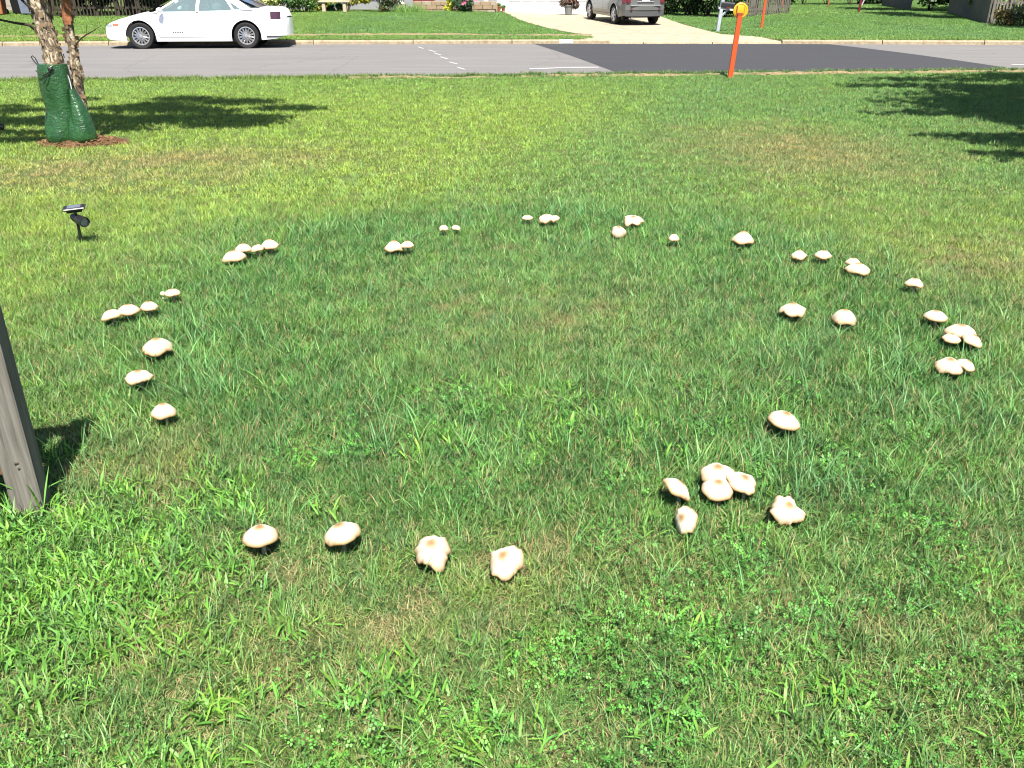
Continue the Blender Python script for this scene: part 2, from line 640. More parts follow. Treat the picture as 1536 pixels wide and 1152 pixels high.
DW = (1.95, 8.1)     # driveway mouth, world X
fk = kerb('far_kerb', 'tan concrete kerb along the far side of the street', far_kerb, -48, 1.9, 1)
fk2 = kerb('far_kerb', 'tan concrete kerb in front of the mown side yard', far_kerb, 8.2, 50, 1)
kerb('near_kerb', 'concrete kerb under the overhanging edge of the near lawn', lambda x: near_edge(x) + .16, -42, 42, -1, ztop=-.03)
# white painted house-number block on the kerb
mb = MB()
xa, xb = at(840, 64, -.06).x, at(861, 64, -.06).x
for xx in (xa, xb):
    y = float(far_kerb(xx))
    mb.v += [(xx, y - .004, ROAD_Z + .015), (xx, y + .010, -.035), (xx, y + .043, .004), (xx, y + .13, .004)]
mb.f = [(k, k + 1, 5 + k, 4 + k) for k in range(3)]
mb.build('painted_block', M['paint_line'], fk)

# dry strips (bare soil lines a little in from the street on both sides)
def berm(x, u, h):
    return max(-.04, h * (1 - abs(u)) + .05 * min(0, vnoise(np.array([x * .9]), np.array([4.0]))[0] - .55) + .035 * (vnoise(np.array([x * 14.0]), np.array([2.0 + u]))[0] - .5))


grid_sheet('dry_strip', np.linspace(-3, 30, 260), np.linspace(-1, 1, 5), lambda x, u: (x, near_edge(x) - .42 + u * .08, berm(x, u, .042)), M['straw'],
           'broken tan strip of bare soil along the near lawn edge', 'soil')
grid_sheet('dry_strip', np.linspace(-30, 2.6, 220), np.linspace(-1, 1, 5), lambda x, u: (x, far_kerb(x) + 2.05 + u * .14, float(far_z(x, far_kerb(x) + 2.05 + u)) + berm(x, u, .05)), M['straw'],
           'thin tan line of bare soil along the far lawn behind the kerb', 'soil')

# driveway: slabs as pieces
dw = empty('driveway'); tag(dw, 'pale concrete driveway leading up to the white garage', 'driveway', kind='structure')


def dw_edges(y):         # left / right edge of the driveway at distance y
    l = np.interp(y, [28.2, 29.5, 31, 34.5, 39, 44], [1.75, 2.6, 2.35, 1.35, .2, -.55])
    r = np.interp(y, [28.2, 29.5, 31, 34.5, 38, 44], [8.3, 7.9, 7.0, 6.9, 6.75, 6.6])
    return float(l), float(r)


ys = [28.10, 31.6, 35.7, 39.9, 44.0]
kerb('dropped_kerb', 'low dropped kerb across the mouth of the driveway', far_kerb, 1.9, 8.3, 1, step=2.1, ztop=-.07)
for a, b in zip(ys[:-1], ys[1:]):
    for half in range(2 if a > 31 else 1):
        mb = MB(); n, mcol = 8, 10
        for i in range(n + 1):
            y = a + .012 + (b - a - .024) * i / n
            l, r = dw_edges(y)
            if a > 31:
                mid = (l + r) / 2
                l, r = (l, mid - .01) if half == 0 else (mid + .01, r)
            for k in range(mcol + 1):
                x = l + (r - l) * k / mcol
                z0 = float(far_z(x, y))
                yy = y + (float(far_kerb(x)) + .158 - 28.11) * max(0, 1 - (y - 28.1) / 3.4)
                apron = max(0, 1 - (y - 28.1) / 1.5)
                mb.v.append((x, yy, float(far_z(x, yy)) + .012 - apron * .085))
        for i in range(n):
            for k in range(mcol):
                j = i * (mcol + 1) + k
                mb.f.append((j, j + 1, j + mcol + 2, j + mcol + 1))
        mb.build('concrete_slab', M['drive'], dw)


# ------------------------------------------------------------------ grass tufts
def blades(n, rad, L, W, th0, th1, segs, dry=0.0, fold=0.0, seed=0, wprof=1.6, bright=.36, wide_mid=False, sq=False):
    """n curved blades -> V, faces, colours (colour alpha 1 = dry blade)"""
    g = np.random.default_rng(seed)
    r = rad * np.sqrt(g.random(n)); a = g.random(n) * 2 * np.pi
    base = np.stack([r * np.cos(a), r * np.sin(a), np.full(n, -.004)], 1)
    if sq: base[:, :2] = (g.random((n, 2)) - .5) * rad
    az = g.random(n) * 2 * np.pi
    ln = L[0] + (L[1] - L[0]) * g.random(n)
    wd = W[0] + (W[1] - W[0]) * g.random(n)
    t0 = np.abs(g.normal(0, th0, n)); t1 = np.abs(g.normal(th1, th1 * .5, n))
    tw = az + np.pi / 2 + g.normal(0, .7, n)
    dh = np.stack([np.cos(az), np.sin(az), 0 * az], 1)
    sd = np.stack([np.cos(tw), np.sin(tw), 0 * tw], 1)
    P = base.copy()
    per = 2 * segs + 1
    V = np.zeros((n, per, 3))
    for s in range(segs + 1):
        f = s / segs
        if wide_mid: wf = np.sin(np.pi * min(.98, .18 + f * .8)) ** .8
        else: wf = 1 - f ** wprof
        if s < segs:
            V[:, 2 * s] = P - sd * (wd * wf / 2)[:, None]
            V[:, 2 * s + 1] = P + sd * (wd * wf / 2)[:, None]
        else:
            V[:, 2 * segs] = P
        th = np.minimum(t0 + t1 * (f + .5 / segs), 1.75)
        P = P + (dh * np.sin(th)[:, None] + np.array([0, 0, 1]) * np.cos(th)[:, None]) * (ln / segs)[:, None]
        P[:, 2] = np.maximum(P[:, 2], .004)
    off = (np.arange(n) * per)[:, None]
    faces = []
    for s in range(segs - 1):
        faces.append(off + np.array([[2 * s, 2 * s + 1, 2 * s + 3, 2 * s + 2]]))
    tri = off + np.array([[2 * segs - 2, 2 * segs - 1, 2 * segs]])
    b = np.clip(g.normal(1, bright, n), .35, 1.9)
    h = g.normal(0, .10, n)
    col = np.stack([b * (1 + h), b, b * (1 - h * .6), (g.random(n) < dry) * 1.0], 1)
    C = np.repeat(col[:, None, :], per, 1)
    out = [np.concatenate(faces)] if faces else []
    return V.reshape(-1, 3), out + [tri], C.reshape(-1, 4)


def clover(n, rad, seed):
    g = np.random.default_rng(seed)
    Vs, Fs, Cs, k = [], [], [], 0
    for i in range(n):
        a = g.random() * 6.28
        h = .02 + .04 * g.random(); s = .0042 + .0034 * g.random()
        c = np.array([(g.random() - .5) * rad, (g.random() - .5) * rad, h])
        tilt = g.normal(0, .45, 2)
        b = np.clip(g.normal(1, .32), .4, 1.8)
        for j in range(3):
            q = g.random() * .2 + j * 2.09 + a * 3
            d = np.array([math.cos(q), math.sin(q), tilt[0] * math.cos(q) + tilt[1] * math.sin(q) - .1])
            p = np.array([-math.sin(q), math.cos(q), -tilt[0] * math.sin(q) + tilt[1] * math.cos(q)])
            Vs += [c + d * .001, c + d * s * .55 + p * s * .42, c + d * s * 1.0 + p * s * .34, c + d * s * .93, c + d * s * 1.0 - p * s * .34, c + d * s * .55 - p * s * .42]
            Fs += [(k, k + 1, k + 2, k + 3), (k, k + 3, k + 4, k + 5)]
            Cs += [(b * .9, b, b * .9, 0)] * 6
            k += 6
    return np.array(Vs), [np.array(Fs)], np.array(Cs)


def tuft_collection(name, makers):
    c = bpy.data.collections.new(name)
    for i, (V, F, C) in enumerate(makers):
        o = bpy.data.objects.new(f'{name}_{i}', np_mesh(f'{name}_{i}', V, F, M['grass'], C))
        c.objects.link(o)
    return c


def scatter(name, P, rotz, scl, idx, tint, coll, label, cat, lean=None):
    n = len(P)
    me = bpy.data.meshes.new(name)
    me.vertices.add(n)
    me.vertices.foreach_set('co', np.asarray(P, np.float32).ravel())
    rot = np.zeros((n, 3), np.float32); rot[:, 2] = rotz
    if lean is not None: rot[:, :2] = lean
    for nm, ty, key, arr in (('rot', 'FLOAT_VECTOR', 'vector', rot), ('scl', 'FLOAT', 'value', np.asarray(scl, np.float32)),
                             ('idx', 'INT', 'value', np.asarray(idx, np.int32)),
                             ('tint', 'FLOAT_COLOR', 'color', np.concatenate([tint, np.ones((n, 1))], 1).astype(np.float32))):
        a = me.attributes.new(nm, ty, 'POINT')
        a.data.foreach_set(key, arr.ravel())
    me.materials.append(M['grass'])
    o = link(name, me)
    ng = bpy.data.node_groups.new(name, 'GeometryNodeTree')
    ng.interface.new_socket('Geometry', in_out='INPUT', socket_type='NodeSocketGeometry')
    ng.interface.new_socket('Geometry', in_out='OUTPUT', socket_type='NodeSocketGeometry')
    gi = ng.nodes.new('NodeGroupInput'); go = ng.nodes.new('NodeGroupOutput')
    ci = ng.nodes.new('GeometryNodeCollectionInfo')
    ci.inputs['Collection'].default_value = coll
    ci.inputs['Separate Children'].default_value = True
    ci.inputs['Reset Children'].default_value = True
    ip = ng.nodes.new('GeometryNodeInstanceOnPoints')
    ip.inputs['Pick Instance'].default_value = True

    def attr(nm, ty):
        a = ng.nodes.new('GeometryNodeInputNamedAttribute')
        a.data_type = ty; a.inputs['Name'].default_value = nm
        return a.outputs['Attribute']
    ng.links.new(gi.outputs[0], ip.inputs['Points'])
    ng.links.new(ci.outputs[0], ip.inputs['Instance'])
    ng.links.new(attr('idx', 'INT'), ip.inputs['Instance Index'])
    e2r = ng.nodes.new('FunctionNodeEulerToRotation')
    ng.links.new(attr('rot', 'FLOAT_VECTOR'), e2r.inputs[0])
    ng.links.new(e2r.outputs[0], ip.inputs['Rotation'])
    ng.links.new(attr('scl', 'FLOAT'), ip.inputs['Scale'])
    ng.links.new(ip.outputs[0], go.inputs[0])
    md = o.modifiers.new('tufts', 'NODES'); md.node_group = ng
    return tag(o, label, cat, kind='stuff')


# ------------------------------------------------------------------ what grows where (world coordinates)
def patch(x, y, px, py, rx, ry, rot=0):
    c = at(px, py)
    dx, dy = x - c.x, y - c.y
    a = math.radians(rot)
    u = dx * math.cos(a) + dy * math.sin(a); v = -dx * math.sin(a) + dy * math.cos(a)
    return np.exp(-((u / rx) ** 2 + (v / ry) ** 2))


RING_C = (0.05, 4.55)


def fields(x, y):
    n1 = fbm(x * .55, y * .55); n2 = fbm(x * 1.9 + 40, y * 1.9 + 7); n3 = fbm(x * 7 + 3, y * 7 + 31, 3)
    wob = (n1 - .5) * 1.3
    r = np.hypot(x - RING_C[0], (y - RING_C[1]))
    ring = np.exp(-((r + wob - 1.8) / .75) ** 2)
    inside = smooth(2.5, 2.0, r + wob * .5)
    yellow = smooth(.9, -1.6, x - (y - 7.5) * .33 + wob) * smooth(5.0, 7.0, y + wob) * smooth(18.5, 12, y)
    yellow = np.maximum(yellow, .55 * smooth(-1.9, -2.8, x + wob * .6) * smooth(3.2, 4.6, y))
    yellow = np.maximum(yellow, .45 * smooth(1.6, 2.6, x) * smooth(4.6, 5.5, y) * smooth(9, 6, y))
    dry = (.75 * patch(x, y, 1200, 225, 1.0, 1.5) + .55 * patch(x, y, 300, 240, 1.6, .7, 12) + .5 * patch(x, y, 110, 265, 1.6, .8)
           + .85 * patch(x, y, 255, 700, .22, .30) + .35 * patch(x, y, 470, 970, .35, .12) + .3 * patch(x, y, 600, 960, .3, .15)
           + .35 * patch(x, y, 1480, 400, .7, .6) + .3 * patch(x, y, 300, 880, .3, .15) + .3 * patch(x, y, 950, 870, .3, .12)
           + .28 * patch(x, y, 1400, 640, .35, .2) + .25 * patch(x, y, 500, 850, .5, .15) + .2 * patch(x, y, 1470, 980, .2, .2)
           + .22 * patch(x, y, 860, 480, .5, .4))
    dry = dry * (.35 + 1.3 * n2) * (.6 + .8 * n3) + .26 * smooth(.58, .8, n2) * smooth(3.6, 2.2, y) + .05 * smooth(.55, .8, n2)
    dry = np.clip(dry * (1 - .5 * ring) * (.45 + .55 * smooth(3.4, 5.5, y) + .35 * patch(x, y, 255, 700, .3, .4)), 0, 1)
    return n1, n2, n3, ring, inside, yellow, dry


LUSH = np.array((.062, .162, .038)); MID = np.array((.106, .215, .044)); YEL = np.array((.178, .278, .046)); DRY = np.array((.26, .205, .09))
BLUE = np.array((.094, .196, .062))


def tints(x, y, F=None):
    n1, n2, n3, ring, inside, yellow, dry = F if F is not None else fields(x, y)
    k = np.clip(.55 + (n1 - .5) * 1.4 + (n2 - .5) * .7, 0, 1)[:, None]
    c = MID * k + BLUE * (1 - k)
    c = c + (YEL - c) * np.clip(yellow * (.75 + .5 * n2), 0, 1)[:, None]
    c = c + (LUSH - c) * np.clip(ring * .6 + inside * .3, 0, 1)[:, None]
    c = c + (DRY - c) * (dry * .85)[:, None]
    c = c * (.80 + .45 * n3)[:, None]
    return c


def sample(x0, x1, y0, y1, spacing, keep, jit=1.0):
    nx, ny = int((x1 - x0) / spacing), int((y1 - y0) / spacing)
    gx, gy = np.meshgrid(np.arange(nx), np.arange(ny))
    x = x0 + (gx.ravel() + .5 + (rng.random(nx * ny) - .5) * jit) * spacing
    y = y0 + (gy.ravel() + .5 + (rng.random(nx * ny) - .5) * jit) * spacing
    k = keep(x, y)
    return x[k], y[k]


def in_view(x, y, m):
    return np.abs(x) < (.60 * (y * .906 + .7) + m)


MOUND = at(120, 206, .03)


def clear(x, y):
    ok = np.hypot((x - MOUND.x) / .50, (y - MOUND.y) / .30) > 1 + .25 * (fbm(x * 5, y * 5, 2) - .5)
    e = near_edge(x)
    gap = (np.abs(y - (e - .415)) < .19) & (fbm(x * 1.6, y * 0 + 3, 3) > .44) & (x > -2.5)
    return ok & ~gap & (y < e + .04)


fine = tuft_collection('fine_tuft', [blades(225, .135, (.028, .074), (.0024, .0043), .8, .85, 3, .085, seed=i, sq=True) for i in range(8)]
                       + [blades(200, .135, (.03, .07), (.002, .0036), .7, .7, 3, .5, seed=20 + i, sq=True) for i in range(4)]
                       + [blades(190, .135, (.025, .055), (.002, .0034), .9, .6, 2, .88, seed=30 + i, sq=True) for i in range(3)])
thatch = tuft_collection('thatch_tuft', [blades(190, .135, (.018, .042), (.0025, .0042), .9, .8, 2, .30, seed=200 + i, sq=True) for i in range(8)]
                         + [blades(200, .135, (.018, .04), (.0022, .004), 1.0, .8, 2, .8, seed=220 + i, sq=True) for i in range(4)])
midt = tuft_collection('mid_tuft', [blades(250, .225, (.028, .058), (.0034, .0056), .85, .75, 2, .07, seed=40 + i, sq=True) for i in range(6)]
                       + [blades(240, .225, (.03, .06), (.0036, .0058), .7, .65, 2, .45, seed=50 + i, sq=True) for i in range(3)])
fart = tuft_collection('far_tuft', [blades(190, .3, (.04, .075), (.007, .012), .55, .5, 2, .05, seed=60 + i, sq=True) for i in range(5)])
hugt = tuft_collection('yard_tuft', [blades(900, 1.1, (.05, .08), (.014, .024), .55, .5, 1, .04, seed=80 + i, sq=True) for i in range(4)])
longt = tuft_collection('long_tuft', [blades(7, .03, (.09, .17), (.003, .0052), .55, .9, 5, .04, seed=90 + i, bright=.2) for i in range(6)])
crab = tuft_collection('crab_tuft', [blades(20, .06, (.03, .072), (.0048, .0088), .95, .6, 4, .02, seed=110 + i, wide_mid=True, bright=.18) for i in range(6)])
clov = tuft_collection('clover_tuft', [clover(58, .17, 130 + i) for i in range(5)])

TWO_PI = 2 * np.pi
# thatch of short dead and living shoots under the near turf
x, y = sample(-5.4, 5.4, 1.0, 7.2, .118, lambda a, b: in_view(a, b, .7), .15)
F = fields(x, y)
idx = np.where(rng.random(len(x)) < .12 + .8 * F[6], rng.integers(8, 12, len(x)), rng.integers(0, 8, len(x)))
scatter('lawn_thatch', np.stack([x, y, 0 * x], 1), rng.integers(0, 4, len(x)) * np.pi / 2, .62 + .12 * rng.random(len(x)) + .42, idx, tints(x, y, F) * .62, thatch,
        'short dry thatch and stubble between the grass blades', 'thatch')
# near turf
x, y = sample(-5.4, 5.4, 1.0, 7.2, .108, lambda a, b: in_view(a, b, .7), .55)
F = fields(x, y)
n1, n2, n3, ring, inside, yellow, dry = F
u = rng.random(len(x))
keepm = u < 2
pick = rng.random(len(x))
idx = np.where(pick < dry * 1.1, rng.integers(8, 12, len(x)), rng.integers(0, 8, len(x)))
idx = np.where(pick < dry * .45, rng.integers(12, 15, len(x)), idx)
scl = (.82 + .38 * rng.random(len(x))) * (.92 + .16 * ring + .05 * inside - .2 * dry + .3 * (n2 - .5))
T = tints(x, y, F) * (.90 + .10 * smooth(2.5, 6, y))[:, None]
k = keepm
ll = rng.normal(0, .06, (len(x), 2))
scatter('lawn_grass', np.stack([x, y, 0 * x], 1)[k], (rng.random(len(x)) * TWO_PI)[k], scl[k], idx[k], T[k], fine,
        'fine short mown grass around and inside the mushroom ring', 'grass', ll[k])
# middle distance turf
x, y = sample(-13.5, 14.0, 7.1, 19.5, .19, lambda a, b: in_view(a, b, 1.2) & clear(a, b), .5)
F = fields(x, y); dry = F[6]
pick = rng.random(len(x))
idx = np.where(pick < dry * .9, rng.integers(6, 9, len(x)), rng.integers(0, 6, len(x)))
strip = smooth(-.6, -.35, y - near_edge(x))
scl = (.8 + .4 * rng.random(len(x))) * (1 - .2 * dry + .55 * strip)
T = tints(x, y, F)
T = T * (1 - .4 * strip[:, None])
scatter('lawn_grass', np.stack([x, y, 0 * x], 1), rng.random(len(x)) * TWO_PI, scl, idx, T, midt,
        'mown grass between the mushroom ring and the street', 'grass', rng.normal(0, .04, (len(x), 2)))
# margins outside the view (seen when stepping aside)
x, y = sample(-26, 26, 1.0, 20.5, .27, lambda a, b: ~in_view(a, b, .9) & (np.abs(a) < .75 * b + 6) & (b < near_edge(a) - .05))
F = fields(x, y)
scatter('lawn_grass', np.stack([x, y, 0 * x], 1), rng.random(len(x)) * TWO_PI, .85 + .3 * rng.random(len(x)), rng.integers(0, 5, len(x)), tints(x, y, F), fart,
        'mown grass out to the sides of the front lawn', 'grass')


# across the street
def far_clear(a, b):
    k = far_kerb(a)
    l = np.interp(b, [28.2, 29.5, 31, 34.5, 39, 44], [1.75, 2.6, 2.35, 1.35, .2, -.55])
    r = np.interp(b, [28.2, 29.5, 31, 34.5, 38, 44], [8.3, 7.9, 7.0, 6.9, 6.75, 6.6])
    d = b - k
    line = (np.abs(d - 2.05) < .33) & (a < 2.4)
    return (d > .26) & ~((a > l - .1) & (a < r + .1)) & ~line


x, y = sample(-25, 26, 26.5, 42.6, .26, lambda a, b: far_clear(a, b) & in_view(a, b, 1.5) & (np.abs(a) < 25), .5)
n1 = fbm(x * .4, y * .4); n2 = fbm(x * 1.5, y * 1.5)
k = np.clip(.5 + (n1 - .5) * 1.6, 0, 1)[:, None]
T = (MID * k + BLUE * (1 - k)) * (.85 + .4 * n2)[:, None]
T = T + (YEL * .9 - T) * (.55 * smooth(-5, -9, x) + .35 * smooth(2.2, 1.2, y - far_kerb(x)))[:, None]
scatter('far_lawn_grass', np.stack([x, y, far_z(x, y)], 1), rng.random(len(x)) * TWO_PI, .75 + .35 * rng.random(len(x)), rng.integers(0, 5, len(x)), T, fart,
        'mown grass of the lawns across the street', 'grass')
x, y = sample(-30, 36, 42.0, 66, .95, lambda a, b: (np.abs(a) < .66 * b) & (a > 7.2))
n1 = fbm(x * .3, y * .3); n2 = fbm(x * .8, y * .8)
T = (MID * .5 + BLUE * .5) * (.8 + .45 * n2)[:, None] + (YEL - MID) * (.35 * n1)[:, None]
scatter('far_lawn_grass', np.stack([x, y, far_z(x, y)], 1), rng.random(len(x)) * TWO_PI, .8 + .3 * rng.random(len(x)), rng.integers(0, 4, len(x)), T, hugt,
        'mown grass at the back of the side yard', 'grass')

# ------------------------------------------------------------------ mushrooms
def cap_material():
    m, t, b = nodes_of('mushroom cap skin')
    a = t.nodes.new('ShaderNodeAttribute'); a.attribute_name = 'cap'      # r: distance from the crown, g: stain
    sp = t.nodes.new('ShaderNodeSeparateColor'); t.links.new(a.outputs['Color'], sp.inputs[0])
    v = coords(t)
    n1 = noise(t, 55, 5, .6, v); n2 = noise(t, 16, 4, .6, v)
    c = ramp(t, sp.outputs['Red'], [(0, (.15, .08, .036)), (.14, (.21, .125, .06)), (.28, (.29, .22, .13)), (.44, (.47, .43, .345)), (.80, (.44, .385, .285)), (1, (.22, .14, .06))])
    c = mix_rgb(t, ramp(t, n2, [(.45, 0), (.75, .55)]), c, (.235, .165, .09))
    c = mix_rgb(t, ramp(t, n1, [(.55, 0), (.8, .4)]), c, (.22, .15, .085))
    c = mix_rgb(t, sp.outputs['Green'], c, (.18, .10, .045))
    t.links.new(c, b.inputs['Base Color'])
    b.inputs['Roughness'].default_value = .62
    b.inputs['Specular IOR Level'].default_value = .3
    bump(t, b, mix_rgb(t, .5, n1, n2), .6, .006)
    return m


M['cap'] = cap_material()
M['gills'] = simple('mushroom gills', (.42, .33, .24), .8, .2, 60, .2)
M['stem'] = simple('mushroom stem', (.62, .53, .42), .75, .2, 40, .25, bmp=.3, stretch=(6, 6, 1))


def mushroom(px, py, wpx, zc, label, group=None, hr=.34, tilt=0, tdir=0, wav=.05, asp=1.0, p=1.9, crack=0, seed=0, umbo=.0):
    """cap crown seen at (px,py), wpx wide; tilt degrees towards compass tdir (0 = away from camera, 90 = right, 180 = towards)"""
    g = random.Random(seed * 7 + 3)
    c = at(px, py, zc)
    D = wpx * depth_of(c) / FPX
    H = D * hr
    root = empty('mushroom', (c.x, c.y, 0), 0, label, 'mushroom', group)
    S, N = 48, 13
    ph = [g.random() * 6.28 for _ in range(6)]
    ks = [2, 3, 5, 7, 9, 13]

    def rimr(a):
        q = 1 + wav * (.55 * math.sin(2 * a + ph[0]) + .6 * math.sin(3 * a + ph[1]) + .45 * math.sin(5 * a + ph[2]) + .3 * math.sin(9 * a + ph[3]) + .25 * math.sin(13 * a + ph[4]))
        for kk in range(crack):
            d = (a - ph[kk + 3] + math.pi) % (2 * math.pi) - math.pi
            q -= .16 * math.exp(-(d / .07) ** 2)
        return q

    def top(r, a):
        z = H * (1 - r ** p) + umbo * H * math.exp(-(r / .22) ** 2)
        z += H * wav * 2.6 * r ** 2.5 * (.5 * math.sin(3 * a + ph[4]) + .5 * math.sin(5 * a + ph[5]) + .35 * math.sin(2 * a + ph[1]))
        z += H * .05 * r * math.sin(4 * a + ph[0]) * (1 - r)
        return z
    ta = math.radians(tdir)
    axis = Vector((math.cos(ta), -math.sin(ta), 0))
    TM = Matrix.Rotation(-math.radians(tilt), 3, axis)
    zr = H * .45

    def P(r, a, z):
        q = rimr(a) if r > .3 else 1 + (rimr(a) - 1) * r / .3
        return TM @ Vector((r * q * D / 2 * math.cos(a), r * q * D / 2 * asp * math.sin(a), z - zr)) + Vector((0, 0, zc))
    V, F, C = [P(0, 0, top(0, 0))], [], [(0, 0, 0, 1)]
    for i in range(1, N + 1):
        r = (i / N) ** .85
        for k in range(S):
            a = 2 * math.pi * k / S
            V.append(P(r, a, top(r, a)))
            st = max(0, math.sin(2 * a + ph[2]) * .5 * (r - .55)) if r > .55 else 0
            C.append((r, min(.5, st), 0, 1))
    # rolled rim
    for dr, dz in ((.985, -.045), (.93, -.06)):
        for k in range(S):
            a = 2 * math.pi * k / S
            V.append(P(dr, a, top(1, a) + dz * D)); C.append((1, .2, 0, 1))
    for k in range(S):
        F.append((0, 1 + k, 1 + (k + 1) % S))
    for i in range(N + 1):
        for k in range(S):
            j = (k + 1) % S
            F.append((1 + i * S + k, 1 + (i + 1) * S + k, 1 + (i + 1) * S + j, 1 + i * S + j))
    tri = np.array([f for f in F if len(f) == 3]); quad = np.array([f for f in F if len(f) == 4])
    me = np_mesh('cap', np.array(V), [tri, quad], M['cap'], C, True, 'cap')
    link('cap', me, root)
    # gills: radial ridges under the cap
    G = 72
    V, F = [], []
    rs = [.94, .75, .5, .28, .10]
    for i, r in enumerate(rs):
        for k in range(G):
            a = 2 * math.pi * k / G
            z = top(1, a) * (r ** 2) - .055 * D + (1 - r) * H * .28
            if k % 2: z += .018 * D * min(1, r * 2)
            V.append(P(r, a, z))
    for i in range(len(rs) - 1):
        for k in range(G):
            j = (k + 1) % G
            F.append((i * G + k, i * G + j, i * G + G + j, i * G + G + k))
    link('gills', np_mesh('gills', np.array(V), [np.array(F)], M['gills']), root)
    topc = TM @ Vector((0, 0, H * .30 - zr)) + Vector((0, 0, zc))
    dn = TM @ Vector((0, 0, -1))
    b = Vector((topc.x * .2 + g.uniform(-.012, .012), topc.y * .2 + g.uniform(-.012, .012), -.01))
    pts = []
    for i in range(7):
        s = i / 6
        q0 = b.lerp(topc, s)
        pts.append(q0 + dn * (.0) + Vector((0, 0, 0)) + Vector((math.sin(s * 3.1) * .004, math.cos(s * 2.7) * .003, 0)))
    rr = max(.0045, D * .062)
    MB().tube(pts, [rr * 1.35, rr * 1.15, rr, rr * .95, rr * .92, rr * .95, rr * 1.1], 12).build('stem', M['stem'], root, True)
    ri = pts[4]
    MB().lathe([(rr * .9, -.004), (rr * 1.7, -.006), (rr * 1.75, -.002), (rr * .9, .004)], 16, Matrix.Translation(ri)).build('ring', M['stem'], root, True)
    return c, D


